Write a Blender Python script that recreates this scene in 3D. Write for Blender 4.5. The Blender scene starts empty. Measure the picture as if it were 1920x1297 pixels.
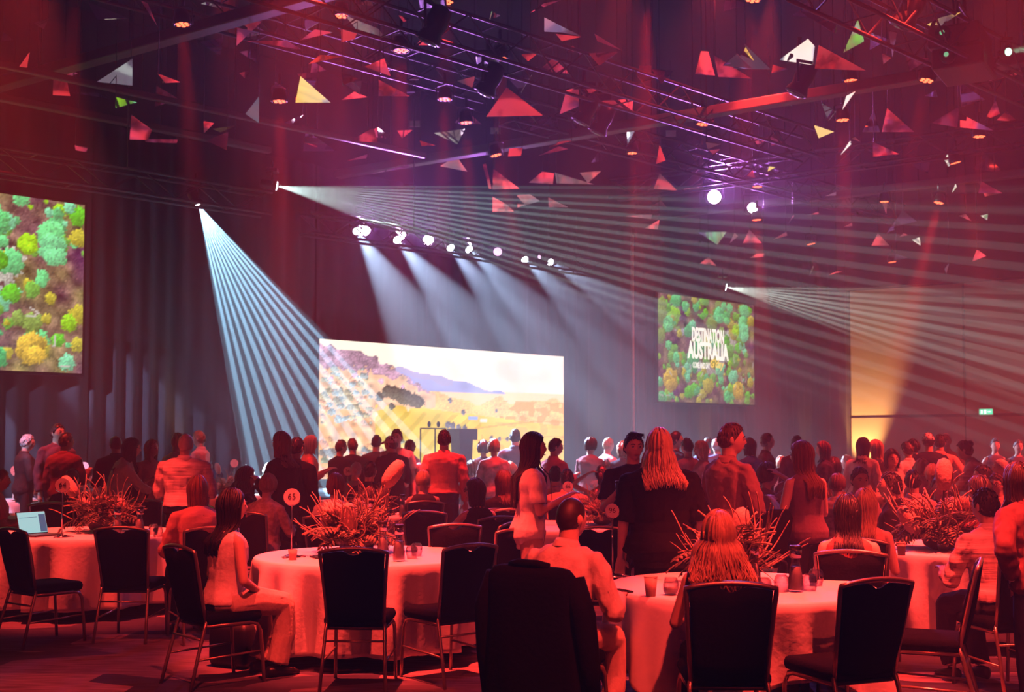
import bpy, math, random
import numpy as np
from mathutils import Vector, Matrix
random.seed(7); RNG = np.random.default_rng(7)
sc = bpy.context.scene
COL = sc.collection
PI = math.pi
# ------------------------------------------------------------------ camera
F = 2200.0; CH = 1.62; TH = math.radians(2.7); HOR = 832.0
cam = bpy.data.objects.new('camera', bpy.data.cameras.new('camera')); COL.objects.link(cam); sc.camera = cam
cam.data.sensor_width = 36; cam.data.lens = 36*F/1920
SHIFT = (HOR-648.5) - F*math.tan(TH)
cam.data.shift_y = SHIFT/1920
cam.location = (0, 0, CH); cam.rotation_euler = (PI/2+TH, 0, 0)
cam.data.clip_end = 200
cam.data.dof.use_dof = True; cam.data.dof.focus_distance = 8.5; cam.data.dof.aperture_fstop = 3.5
cT, sT = math.cos(TH), math.sin(TH)
def at(px, py, Y):
    u = (px-960)/F; v = (648.5-py+SHIFT)/F
    d = Vector((u, cT-v*sT, sT+v*cT)); return Vector((0, 0, CH)) + d*(Y/d.y)
def hitz(px, py, z):
    u = (px-960)/F; v = (648.5-py+SHIFT)/F
    d = Vector((u, cT-v*sT, sT+v*cT)); return Vector((0, 0, CH)) + d*((z-CH)/d.z)
def xat(px, Y, z): return (px-960)/F*(Y*cT+(z-CH)*sT)
def zat(py, Y):
    v = (648.5-py+SHIFT)/F; return CH + Y*(sT+v*cT)/(cT-v*sT)
# ------------------------------------------------------------------ haze and exposure
sc.view_settings.view_transform = 'Standard'; sc.view_settings.look = 'None'
sc.view_settings.exposure = 0.0; sc.view_settings.gamma = 1.0; sc.view_settings.use_curve_mapping = False
w = bpy.data.worlds.new('hall_air'); sc.world = w; w.use_nodes = True
w.node_tree.nodes['Background'].inputs[0].default_value = (0.0, 0.0, 0.0, 1)
vsn = w.node_tree.nodes.new('ShaderNodeVolumeScatter')
vsn.inputs['Color'].default_value = (1, 1, 1, 1); vsn.inputs['Density'].default_value = 0.008; vsn.inputs['Anisotropy'].default_value = 0.15
w.node_tree.links.new(vsn.outputs[0], w.node_tree.nodes['World Output'].inputs['Volume'])
cy = sc.cycles
cy.max_bounces = 3; cy.diffuse_bounces = 1; cy.glossy_bounces = 2; cy.transmission_bounces = 3; cy.transparent_max_bounces = 6
cy.use_adaptive_sampling = True; cy.adaptive_threshold = .08; cy.adaptive_min_samples = 20; cy.volume_bounces = 0; cy.sample_clamp_indirect = 4.0; cy.caustics_reflective = False; cy.caustics_refractive = False
RED = (1.0, 0.042, 0.028)
def spot(name, src, tgt, size, blend, col, power, rad=.06, gobo=None, roll=None, parent=None):
    l = bpy.data.lights.new(name, 'SPOT'); l.energy = power; l.color = col
    l.spot_size = math.radians(size); l.spot_blend = blend; l.shadow_soft_size = rad
    o = bpy.data.objects.new(name, l); COL.objects.link(o)
    src, tgt = Vector(src), Vector(tgt); z = (src-tgt).normalized()
    if roll is not None:
        x = z.cross(Vector(roll)).normalized(); y = z.cross(x)
        o.matrix_world = Matrix.Translation(src) @ Matrix((x, y, z)).transposed().to_4x4()
    else:
        o.location = src; o.rotation_euler = (tgt-src).to_track_quat('-Z', 'Y').to_euler()
    if gobo:
        freq, duty, seed, slit = (gobo+(None,))[:4]
        l.use_nodes = True; n = l.node_tree; em = n.nodes['Emission']; L = n.links.new
        tc = n.nodes.new('ShaderNodeTexCoord'); sx = n.nodes.new('ShaderNodeSeparateXYZ'); L(tc.outputs['Normal'], sx.inputs[0])
        dv = n.nodes.new('ShaderNodeMath'); dv.operation = 'DIVIDE'; L(sx.outputs['X'], dv.inputs[0]); L(sx.outputs['Z'], dv.inputs[1])
        mu = n.nodes.new('ShaderNodeMath'); mu.operation = 'MULTIPLY_ADD'; mu.inputs[1].default_value = freq; mu.inputs[2].default_value = seed; L(dv.outputs[0], mu.inputs[0])
        sn = n.nodes.new('ShaderNodeMath'); sn.operation = 'SINE'; L(mu.outputs[0], sn.inputs[0])
        nz = n.nodes.new('ShaderNodeTexNoise'); nz.noise_dimensions = '1D'; nz.inputs['Scale'].default_value = 1; nz.inputs['Detail'].default_value = 0
        m2 = n.nodes.new('ShaderNodeMath'); m2.operation = 'MULTIPLY'; m2.inputs[1].default_value = freq*.37; L(dv.outputs[0], m2.inputs[0]); L(m2.outputs[0], nz.inputs['W'])
        a2 = n.nodes.new('ShaderNodeMath'); a2.operation = 'MULTIPLY_ADD'; a2.inputs[1].default_value = 1.6; L(nz.outputs[0], a2.inputs[0]); L(sn.outputs[0], a2.inputs[2])
        mr = n.nodes.new('ShaderNodeMapRange'); mr.interpolation_type = 'SMOOTHSTEP'
        mr.inputs[1].default_value = .8-duty; mr.inputs[2].default_value = 1.5-duty; mr.inputs[3].default_value = .22; L(a2.outputs[0], mr.inputs[0])
        if slit:                                   # slit-shaped gobo: the fan is thin across the stripes
            dy = n.nodes.new('ShaderNodeMath'); dy.operation = 'DIVIDE'; L(sx.outputs['Y'], dy.inputs[0]); L(sx.outputs['Z'], dy.inputs[1]); ab = n.nodes.new('ShaderNodeMath'); ab.operation = 'ABSOLUTE'; L(dy.outputs[0], ab.inputs[0])
            m3 = n.nodes.new('ShaderNodeMapRange'); m3.interpolation_type = 'SMOOTHSTEP'; m3.inputs[1].default_value = slit; m3.inputs[2].default_value = slit*1.8; m3.inputs[3].default_value = 1; m3.inputs[4].default_value = 0; L(ab.outputs[0], m3.inputs[0])
            m4 = n.nodes.new('ShaderNodeMath'); m4.operation = 'MULTIPLY'; L(mr.outputs[0], m4.inputs[0]); L(m3.outputs[0], m4.inputs[1]); L(m4.outputs[0], em.inputs['Strength'])
        else: L(mr.outputs[0], em.inputs['Strength'])
    if parent is not None:
        o.parent = parent; o.matrix_parent_inverse = parent.matrix_world.inverted()
    return o
# unseen red wash lamps added above the frame for tables, people and signs
WASH = []
for tx, ty, pw, ang, ox, oy in [
        (2.0, 7.1, 14000, 27, .4, -.9), (-1.13, 9.2, 15000, 27, -.5, -1.0), (-4.2, 11.5, 9500, 27, -.5, -1.0), (3.75, 9.8, 14000, 27, .5, -1.0), (.45, 12.5, 8500, 24, .3, -1.2), (-2.1, 14.3, 8000, 24, -.5, -1.4), (4.0, 14.2, 6500, 26, .6, -1.4),
        (-6.6, 17.4, 6500, 28, -.8, -2.4), (1.0, 17.8, 5500, 30, .6, -2.4), (6.4, 16.2, 14000, 26, 5.0, -2.0), (8.2, 20.0, 15000, 26, 6.0, -2.5), (5.2, 12.4, 9500, 24, 4.6, -2.5), (3.4, 20.5, 4500, 32, .6, -3.0), (-3.6, 19.0, 3500, 28, -.6, -2.6),
        (1.7, 8.7, 3400, 21, 3.0, -3.6), (-2.6, 10.6, 3000, 22, -3.0, -3.0), (-2.3, 7.6, 3600, 20, 1.8, -4.0), (3.8, 6.2, 2000, 26, -1.6, -4.2), (.35, 6.3, 5200, 16, 1.6, -4.6), (3.0, 7.8, 2200, 18, 2.6, -4.2), (-1.6, 9.6, 1900, 27, -2.2, -13.2), (2.6, 8.0, 1500, 28, 1.0, -11.8)]:
    WASH.append(((tx+ox, ty+oy, 7.5 if ty < 12 else 8.8), (tx, ty, .75), ang, pw))
# unseen maroon fill lamps added to redden the haze in the far hall
FILL = [((3.0, 17.0, 8.9), (3.5, 19.5, 0), 100, 1400), ((15.0, 20.0, 8.6), (9.5, 24.0, 1), 90, 3400), ((19.0, 26.0, 8.6), (11.5, 29.0, 1), 90, 5000)]
# ------------------------------------------------------------------ mesh helpers
class MB:
    def __init__(s): s.v = []; s.f = []; s.n = 0
    def add(s, v, f):
        v = np.asarray(v, float).reshape(-1, 3); s.v.append(v); k = s.n
        s.f += [tuple(i+k for i in q) for q in f]; s.n += len(v); return s
    def loft(s, rings, cap=True, closed=True):
        rings = np.asarray(rings, float); k, n = rings.shape[:2]; f = []
        for i in range(k-1):
            for j in range(n if closed else n-1):
                j2 = (j+1) % n; f.append((i*n+j, i*n+j2, (i+1)*n+j2, (i+1)*n+j))
        if cap and closed: f.append(tuple(range(n-1, -1, -1))); f.append(tuple((k-1)*n+j for j in range(n)))
        return s.add(rings.reshape(-1, 3), f)
    def ell(s, c, u, v, n): pass
    def tube(s, pts, r, n=8, flat=1.0, up=(0, 0, 1), cap=True):
        P = np.asarray(pts, float); k = len(P); r = np.broadcast_to(np.asarray(r, float), (k,)) if np.ndim(r) < 2 else r
        T = np.gradient(P, axis=0) if k > 2 else np.tile(P[1]-P[0], (2, 1)); T = T/(np.linalg.norm(T, axis=1, keepdims=True)+1e-12)
        up = np.asarray(up, float); a = np.cross(T[0], up)
        if np.linalg.norm(a) < 1e-3: a = np.cross(T[0], (1, 0, 0))
        a /= np.linalg.norm(a); rings = []; an = np.arange(n)*2*PI/n + (PI/4 if n == 4 else 0)
        for i in range(k):
            a = a-T[i]*np.dot(a, T[i]); a /= np.linalg.norm(a)+1e-12; b = np.cross(T[i], a)
            rings.append(P[i] + r[i]*(np.cos(an)[:, None]*a + flat*np.sin(an)[:, None]*b))
        return s.loft(rings, cap)
    def ball(s, c, r, nu=12, nv=8, R=None):
        th = np.linspace(0.02, PI-.02, nv); ph = np.arange(nu)*2*PI/nu
        r = np.broadcast_to(np.asarray(r, float), (3,))
        d = np.stack([np.sin(th)[:, None]*np.cos(ph), np.sin(th)[:, None]*np.sin(ph), np.cos(th)[:, None]*np.ones(nu)], -1)*r
        if R is not None: d = d @ np.asarray(R, float).T
        return s.loft((d+np.asarray(c, float))[::-1])
    def box(s, c, d, R=None):
        q = np.array([(x, y, z) for z in (-.5, .5) for x, y in ((-.5, -.5), (.5, -.5), (.5, .5), (-.5, .5))])*np.asarray(d, float)
        if R is not None: q = q @ np.asarray(R, float).T
        return s.add(q+np.asarray(c, float), [(3, 2, 1, 0), (4, 5, 6, 7), (0, 1, 5, 4), (1, 2, 6, 5), (2, 3, 7, 6), (3, 0, 4, 7)])
    def rbox(s, c, d, r=.02, n=5):
        hx, hy, hz = d[0]/2, d[1]/2, d[2]/2; rings = []
        def rr(ins, z):
            o = []
            for sx, sy, a0 in ((1, 1, 0), (-1, 1, 90), (-1, -1, 180), (1, -1, 270)):
                for k in range(n):
                    a = math.radians(a0+90*k/(n-1)); q = max(r-ins, .001)
                    o.append((sx*(hx-r)+q*math.cos(a)+c[0], sy*(hy-r)+q*math.sin(a)+c[1], z+c[2]))
            return o
        for ins, z in ((r*.9, -hz), (r*.3, -hz+r*.3), (0, -hz+r), (0, hz-r), (r*.3, hz-r*.3), (r*.9, hz)): rings.append(rr(ins, z))
        return s.loft(rings)
    def lathe(s, prof, n=20, c=(0, 0, 0), cap=True):
        an = np.arange(n)*2*PI/n
        return s.loft([np.stack([c[0]+r*np.cos(an), c[1]+r*np.sin(an), np.full(n, c[2]+z)], -1) for r, z in prof], cap)
    def prism(s, poly, off):
        p = np.asarray(poly, float); n = len(p); off = np.asarray(off, float)
        f = [tuple(range(n)), tuple(range(2*n-1, n-1, -1))]+[(i, i+n, (i+1) % n+n, (i+1) % n) for i in range(n)]
        return s.add(np.vstack([p, p+off]), f)
    def mesh(s, name, smooth=True):
        me = bpy.data.meshes.new(name); v = np.vstack(s.v) if s.v else np.zeros((0, 3))
        me.from_pydata([tuple(q) for q in v], [], s.f); me.update()
        if smooth: me.polygons.foreach_set('use_smooth', np.ones(len(me.polygons), bool))
        return me
def link(name, me, m=None, parent=None, loc=None, rot=None):
    o = bpy.data.objects.new(name, me); COL.objects.link(o)
    if m is not None and me is not None and not me.materials: me.materials.append(m)
    if parent is not None: o.parent = parent
    if loc is not None: o.location = loc
    if rot is not None: o.rotation_euler = rot
    return o
def obj(name, mb, m, parent=None, smooth=True, loc=None, rot=None):
    return link(name, mb.mesh(name, smooth), m, parent, loc, rot)
def tag(o, label, cat, group=None, kind=None):
    o['label'] = label; o['category'] = cat
    if group: o['group'] = group
    if kind: o['kind'] = kind
    return o
def struct(o, label=None):
    o['kind'] = 'structure'
    if label: o['label'] = label
    return o
def thing(name, label, cat, loc=(0, 0, 0), rotz=0, group=None, scale=1):
    o = bpy.data.objects.new(name, None); COL.objects.link(o); o.empty_display_size = .1
    o.location = loc; o.rotation_euler = (0, 0, rotz); o.scale = (scale,)*3
    return tag(o, label, cat, group)
def kids(o): return [c for c in COL.objects if c.parent is o]
CH_CACHE = {}
def dup(root, label, loc, rotz=0, group=None, scale=None, rot=None):
    if root.name not in CH_CACHE:
        CH_CACHE[root.name] = [(c, [g for g in c.children]) for c in root.children]
    r = root.copy(); COL.objects.link(r); r.location = loc; r.rotation_euler = rot if rot is not None else (0, 0, rotz)
    if scale: r.scale = (scale,)*3
    r['label'] = label
    if group: r['group'] = group
    for ch, gs in CH_CACHE[root.name]:
        c = ch.copy(); COL.objects.link(c); c.parent = r
        for g in gs:
            d = g.copy(); COL.objects.link(d); d.parent = c
    return r
# ------------------------------------------------------------------ materials
MATS = {}
def M(name, col, rough=.65, metal=0.0, var=.15, scale=14.0, bump=0.0, spec=.4, stretch=None, sheen=0):
    if name in MATS: return MATS[name]
    m = bpy.data.materials.new(name); m.use_nodes = True; nt = m.node_tree; b = nt.nodes['Principled BSDF']; L = nt.links.new
    b.inputs['Roughness'].default_value = rough; b.inputs['Metallic'].default_value = metal; b.inputs['Specular IOR Level'].default_value = spec
    if sheen: b.inputs['Sheen Weight'].default_value = sheen
    tc = nt.nodes.new('ShaderNodeTexCoord'); nz = nt.nodes.new('ShaderNodeTexNoise'); nz.inputs['Scale'].default_value = scale; nz.inputs['Detail'].default_value = 2
    src = tc.outputs['Object']
    if stretch:
        mp = nt.nodes.new('ShaderNodeMapping'); mp.inputs['Scale'].default_value = stretch; L(src, mp.inputs[0]); src = mp.outputs[0]
    L(src, nz.inputs['Vector'])
    mx = nt.nodes.new('ShaderNodeMix'); mx.data_type = 'RGBA'
    c = np.array(col)
    mx.inputs[6].default_value = (*np.clip(c*(1-var), 0, 1), 1); mx.inputs[7].default_value = (*np.clip(c*(1+var), 0, 1), 1)
    L(nz.outputs[0], mx.inputs[0]); L(mx.outputs[2], b.inputs['Base Color'])
    if bump:
        bp = nt.nodes.new('ShaderNodeBump'); bp.inputs['Strength'].default_value = bump; bp.inputs['Distance'].default_value = .02
        L(nz.outputs[0], bp.inputs['Height']); L(bp.outputs[0], b.inputs['Normal'])
    MATS[name] = m; return m
def EM(name, col, strength):
    if name in MATS: return MATS[name]
    m = bpy.data.materials.new(name); m.use_nodes = True; nt = m.node_tree; b = nt.nodes['Principled BSDF']
    b.inputs['Base Color'].default_value = (.02, .02, .02, 1); b.inputs['Emission Color'].default_value = (*col, 1); b.inputs['Emission Strength'].default_value = strength
    m.cycles.emission_sampling = 'NONE'; MATS[name] = m; return m
def GLASS(name, col=(1, 1, 1), rough=.02):
    if name in MATS: return MATS[name]
    m = bpy.data.materials.new(name); m.use_nodes = True; nt = m.node_tree; b = nt.nodes['Principled BSDF']
    gl = nt.nodes.new('ShaderNodeBsdfGlossy'); gl.inputs['Roughness'].default_value = .03; gl.inputs['Color'].default_value = (1, 1, 1, 1)
    tr = nt.nodes.new('ShaderNodeBsdfTransparent'); tr.inputs['Color'].default_value = (*col, 1)
    lw = nt.nodes.new('ShaderNodeLayerWeight'); lw.inputs['Blend'].default_value = .35
    mr = nt.nodes.new('ShaderNodeMapRange'); mr.inputs[3].default_value = .08; mr.inputs[4].default_value = .8; nt.links.new(lw.outputs['Facing'], mr.inputs[0])
    mx = nt.nodes.new('ShaderNodeMixShader'); nt.links.new(mr.outputs[0], mx.inputs[0]); nt.links.new(tr.outputs[0], mx.inputs[1]); nt.links.new(gl.outputs[0], mx.inputs[2])
    nt.links.new(mx.outputs[0], nt.nodes['Material Output'].inputs['Surface']); nt.nodes.remove(b)
    MATS[name] = m; return m
def SCREEN(name, strength, sample='NONE'):
    m = bpy.data.materials.new(name); m.use_nodes = True; nt = m.node_tree; b = nt.nodes['Principled BSDF']
    at_ = nt.nodes.new('ShaderNodeAttribute'); at_.attribute_name = 'picture'
    b.inputs['Base Color'].default_value = (.02, .02, .02, 1); b.inputs['Roughness'].default_value = .6
    nt.links.new(at_.outputs['Color'], b.inputs['Emission Color']); b.inputs['Emission Strength'].default_value = strength
    m.cycles.emission_sampling = sample
    return m
METAL = M('brushed_frame_metal', (.40, .33, .27), .34, .85, .1)
BLACKM = M('black_painted_steel', (.018, .018, .02), .4, .3, .2)
CHROME = M('polished_chrome', (.75, .75, .75), .12, 1.0, .05)
ALU = M('truss_aluminium', (.05, .045, .045), .55, .3, .15)
FABRIC = M('navy_chair_fabric', (.005, .005, .009), .95, 0, .3, 60, .2, .08)
# ------------------------------------------------------------------ room directions
WALLVP, SIDEVP = 3300.0, -2376.0
e1 = Vector(((WALLVP-960)/F, 1, 0)).normalized()           # along the stage wall, to the right and away
e2 = Vector(((SIDEVP-960)/F, 1, 0)).normalized()           # along the side rails, to the left and away
wn = Vector((e1.y, -e1.x, 0))                               # out of the stage wall, towards the room
def wallY(px): return 24.2*(WALLVP-598)/(WALLVP-px)
def wallpt(px, z=0):
    Y = wallY(px); return Vector((xat(px, Y, CH), Y, z))
# ================================================================== structure
def flatmesh(name, vs, m, faces=None):
    me = bpy.data.meshes.new(name); me.from_pydata([tuple(v) for v in vs], [], faces or [tuple(range(len(vs)))]); me.update(); return link(name, me, m)
def carpet_mat():
    m = M('patterned_carpet', (.2, .17, .2), .95, 0, .2, 3)
    nt = m.node_tree; b = nt.nodes['Principled BSDF']; L = nt.links.new
    tc = nt.nodes.new('ShaderNodeTexCoord'); mp = nt.nodes.new('ShaderNodeMapping'); mp.inputs['Rotation'].default_value = (0, 0, .8); mp.inputs['Scale'].default_value = (.55, 1.3, 1); L(tc.outputs['Object'], mp.inputs[0])
    vo = nt.nodes.new('ShaderNodeTexVoronoi'); vo.distance = 'MANHATTAN'; vo.inputs['Scale'].default_value = 1.1; L(mp.outputs[0], vo.inputs['Vector'])
    cr = nt.nodes.new('ShaderNodeValToRGB'); cr.color_ramp.interpolation = 'CONSTANT'
    for i, (p, c) in enumerate([(0, (.03, .03, .06)), (.3, (.12, .10, .14)), (.5, (.22, .17, .19)), (.68, (.05, .05, .09)), (.84, (.28, .21, .22))]):
        e = cr.color_ramp.elements[i] if i < 2 else cr.color_ramp.elements.new(p); e.position = p; e.color = (*c, 1)
    L(vo.outputs['Color'], cr.inputs[0])
    wv = nt.nodes.new('ShaderNodeTexNoise'); wv.inputs['Scale'].default_value = 3; mp2 = nt.nodes.new('ShaderNodeMapping'); mp2.inputs['Scale'].default_value = (1.2, 14, 1); mp2.inputs['Rotation'].default_value = (0, 0, .5); L(tc.outputs['Object'], mp2.inputs[0]); L(mp2.outputs[0], wv.inputs['Vector'])
    mr = nt.nodes.new('ShaderNodeMapRange'); mr.inputs[1].default_value = .3; mr.inputs[2].default_value = .7; mr.inputs[3].default_value = .45; mr.inputs[4].default_value = 1.4; L(wv.outputs[0], mr.inputs[0])
    mx = nt.nodes.new('ShaderNodeMix'); mx.data_type = 'RGBA'; mx.blend_type = 'MULTIPLY'; mx.inputs[0].default_value = 1; L(cr.outputs[0], mx.inputs[6]); L(mr.outputs[0], mx.inputs[7])
    L(mx.outputs[2], b.inputs['Base Color']); return m
P0 = wallpt(598); CORNER = wallpt(1594)
LW = P0 - e1*26; LB = LW - e2*32; RB = CORNER - e2*52
room = [LW, LB, RB, CORNER]
struct(flatmesh('floor', [(p.x, p.y, 0) for p in room], carpet_mat()), 'dark red and purple patterned carpet of the hall')
struct(flatmesh('ceiling', [(p.x, p.y, 9.4) for p in reversed(room)], M('black_ceiling', (.012, .011, .012), .9, 0, .3, 3)), 'black ceiling void above the lighting grid')
DARKW = M('dark_wall_paint', (.035, .032, .036), .85, 0, .2, 3)
def wall(name, a, b_, m, z0=0, z1=9.4, label=None):
    o = flatmesh(name, [(a.x, a.y, z0), (b_.x, b_.y, z0), (b_.x, b_.y, z1), (a.x, a.y, z1)], m); return struct(o, label)
wall('wall_stage', LW, CORNER, DARKW, label='dark wall behind the stage drapes')
wall('wall_left', LB, LW, DARKW, label='dark side wall beyond the left tables')
wall('wall_back', RB, LB, DARKW, label='dark wall behind the camera')
BEIGE = M('beige_wall_panel', (.55, .45, .38), .8, 0, .06, 2)
wr = wall('wall_right', CORNER, RB, M('wall_joint_backing', (.05, .04, .04), .8), label='beige operable panel wall with upper and lower panels')  # dark backing colour, visible in the joints between panels
side_n = Vector((-e2.y, e2.x, 0));
if side_n.x > 0: side_n = -side_n
yaw2 = math.atan2(-e2.y, -e2.x)
pan_u = MB().box((0, 0, 0), (3.52, .05, 4.06)).mesh('upper_panel', False); pan_l = MB().box((0, 0, 0), (3.52, .07, 2.42)).mesh('lower_panel', False)
for k in range(7):
    c = CORNER - e2*(.06+1.78+3.56*k) + side_n*.05
    link('wall_panel', pan_u, BEIGE, wr, (c.x, c.y, 2.55+2.03), (0, 0, yaw2))
    c2 = c + side_n*.01; link('wall_panel', pan_l, M('taupe_lower_panel', (.40, .31, .27), .8, 0, .06, 2), wr, (c2.x, c2.y, 1.25), (0, 0, yaw2))
obj('bulkhead', MB().box((0, 0, 0), (25, .4, 2.7)), M('black_bulkhead', (.02, .017, .018), .85), wr, False, CORNER - e2*12.5 + side_n*.1 + Vector((0, 0, 6.65+1.35)), (0, 0, yaw2))
obj('panel_joint_strip', MB().box((0, 0, 0), (.07, .05, 3.6)), M('dark_joint', (.06, .04, .04), .7), wr, False, CORNER - e2*3.62 + side_n*.09 + Vector((0, 0, 4.7)), (0, 0, yaw2))  # dark strip marking the joint between two wall panels
# ------------------------------------------------------------------ stage drapes
def wall_s(px, off):                      # distance along e1 from P0 where the pixel column meets the plane off metres in front of the wall
    o = P0 + wn*off; d = Vector(((px-960)/F, 1, 0)); a = np.array([[e1.x, -d.x], [e1.y, -d.y]]); s, t = np.linalg.solve(a, np.array([-o.x, -o.y])); return s, t
def wall_z(px, py, off): return zat(py, wall_s(px, off)[1])
def wp(s, off, z): p = P0 + e1*s + wn*off; return Vector((p.x, p.y, z))
DRAPE = M('charcoal_drape', (.095, .088, .095), .9, 0, .2, 6, stretch=(1, 1, .05))
def drape(px0, px1, off, z1, label, period=.42, seed=0):
    s0, s1 = wall_s(px0, off)[0], wall_s(px1, off)[0]; n = int((s1-s0)/period*9); r = random.Random(seed)
    mb = MB(); cols = []
    ph = 0
    for i in range(n+1):
        s = s0+(s1-s0)*i/n; ph += 2*PI/9*(1+.35*math.sin(s*1.7+seed)); a = .05*math.sin(ph)+.02*math.sin(s*2.1)
        cols.append([wp(s, off+a*(1+.3*k), z) for k, z in ((0, z1), (.5, z1*.5), (1, .03))])
    g = np.array([[tuple(p) for p in c] for c in cols]); f = []
    for i in range(n):
        for k in range(2): f.append((i*3+k, i*3+k+1, (i+1)*3+k+1, (i+1)*3+k))
    mb.add(g, f); o = obj('stage_drape', mb, DRAPE); md = o.modifiers.new('cloth', 'SOLIDIFY'); md.thickness = .008
    return tag(o, label, 'curtain', 'pleated drapes along the stage wall')
drape(-420, 166, .45, 7.3, 'dark pleated drape behind and below the left green forest screen', seed=1)
drape(164, 592, .40, 7.3, 'tall dark pleated drape between the left forest screen and the vineyard screen', seed=2)
drape(590, 1185, .30, 7.3, 'dark pleated drape behind and above the vineyard screen', seed=3)
drape(1189, 1590, .35, 7.3, 'dark pleated drape behind the right forest screen, ending at the beige wall', seed=4)
p = wp(wall_s(1187, .55)[0], .55, 0)
t = thing('drape_gap_strip', 'tall slim pale upright in place of warm light leaking between two stage drapes', 'pole', p)  # pale upright put in for warm light leaking through the drape gap
obj('pole', MB().tube([(0, 0, 0), (0, 0, zat(440, p.y))], .045, 10), M('warm_leak_tone', (.8, .66, .5), .4), t); obj('base_plate', MB().rbox((0, 0, .012), (.5, .5, .024), .01), BLACKM, t, False)
# ------------------------------------------------------------------ screens
def srgb(c): c = np.asarray(c, float); return np.where(c <= .04045, c/12.92, ((c+.055)/1.055)**2.4)
def blobs(img, X, Y, cx, cy, rx, ry, col, rng, rough=.25, shade=.35):
    ang = np.arctan2((Y-cy)/ry, (X-cx)/rx); k = rng.uniform(0, 6.28, 3)
    rad = 1+rough*(.25*np.sin(3*ang+k[0])+.25*np.sin(7*ang+k[1])+.3*np.sin(17*ang+k[2]))
    d = np.hypot((X-cx)/rx, (Y-cy)/ry)/rad; msk = d < 1
    tex = rng.normal(0, .10, img.shape[:2]); sh = 1+shade*(-(X-cx)/rx*.3+(Y-cy)/ry*.6)+tex
    img[msk] = np.clip(np.array(col)*sh[msk][:, None], 0, 1)
def smooth_noise(rng, ny, nx, cell):
    g = rng.normal(0, 1, (ny//cell+3, nx//cell+3)); y = np.arange(ny)/cell; x = np.arange(nx)/cell
    yi, xi = y.astype(int), x.astype(int); fy, fx = (y-yi)[:, None], (x-xi)[None]; fy, fx = fy*fy*(3-2*fy), fx*fx*(3-2*fx)
    a = g[yi][:, xi]; b = g[yi][:, xi+1]; c = g[yi+1][:, xi]; d = g[yi+1][:, xi+1]
    return (a*(1-fx)+b*fx)*(1-fy)+(c*(1-fx)+d*fx)*fy
def forest(nx, ny, seed, dim=1.0):
    rng = np.random.default_rng(seed); a = nx/ny; X, Y = np.meshgrid(np.linspace(0, a, nx), np.linspace(0, 1, ny))
    n1 = smooth_noise(rng, ny, nx, 5); n2 = smooth_noise(rng, ny, nx, 12)
    img = np.array((.47, .37, .31))[None, None]*(1+.22*n1+.12*rng.normal(0, 1, (ny, nx)))[..., None]+np.array((.04, .08, -.02))*n2[..., None]
    img = np.clip(img, 0, 1)
    for cx, cy, rx, ry, c in [(.62*a, .46, .13, .12, (.70, .70, .68)), (.40*a, .34, .22, .05, (.66, .66, .68)), (.3*a, .66, .16, .04, (.68, .66, .70)), (.72*a, .60, .1, .10, (.74, .73, .68)), (.55*a, .3, .16, .03, (.7, .66, .62))]:
        blobs(img, X, Y, cx, cy, rx, ry, c, rng, .5, .1)
    pal = [(.38, .80, .50), (.30, .68, .42), (.42, .68, .25), (.55, .78, .12), (.36, .74, .14), (.50, .62, .28), (.46, .82, .62), (.70, .66, .20)]
    for k in range(190):
        r = abs(rng.normal(.026, .02))+.012; blobs(img, X, Y, rng.uniform(0, a), rng.uniform(0, 1), r*rng.uniform(.8, 1.2), r, pal[rng.integers(len(pal))], rng)
    for cx, cy, r, c in [(.88, .80, .075, (.40, .84, .52)), (.89, .71, .08, (.42, .82, .56)), (.80, .73, .055, (.60, .82, .10)), (.62, .86, .075, (.36, .80, .52)), (.70, .84, .06, (.34, .78, .46)), (.70, .62, .05, (.34, .72, .12)), (.82, .13, .085, (.82, .68, .22)), (.60, .58, .05, (.3, .7, .16)), (.70, .07, .055, (.30, .74, .44)), (.12, .2, .1, (.82, .68, .22)), (.1, .72, .07, (.4, .8, .5))]:
        for q in range(7):
            an = q*.9; blobs(img, X, Y, cx*a+.5*r*math.cos(an)*(q > 0), cy+.5*r*math.sin(an)*(q > 0), r*.62, r*.62, np.array(c)*rng.uniform(.85, 1.1), rng)
    for k in range(14):
        x0, y0 = rng.uniform(0, a), rng.uniform(.02, .4); an = rng.uniform(0, PI); L = .06
        d = np.abs((X-x0)*math.sin(an)-(Y-y0)*math.cos(an)); u = (X-x0)*math.cos(an)+(Y-y0)*math.sin(an); img[(d < .005) & (u > 0) & (u < L)] = (.78, .76, .72)
    return srgb(img*dim)
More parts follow.
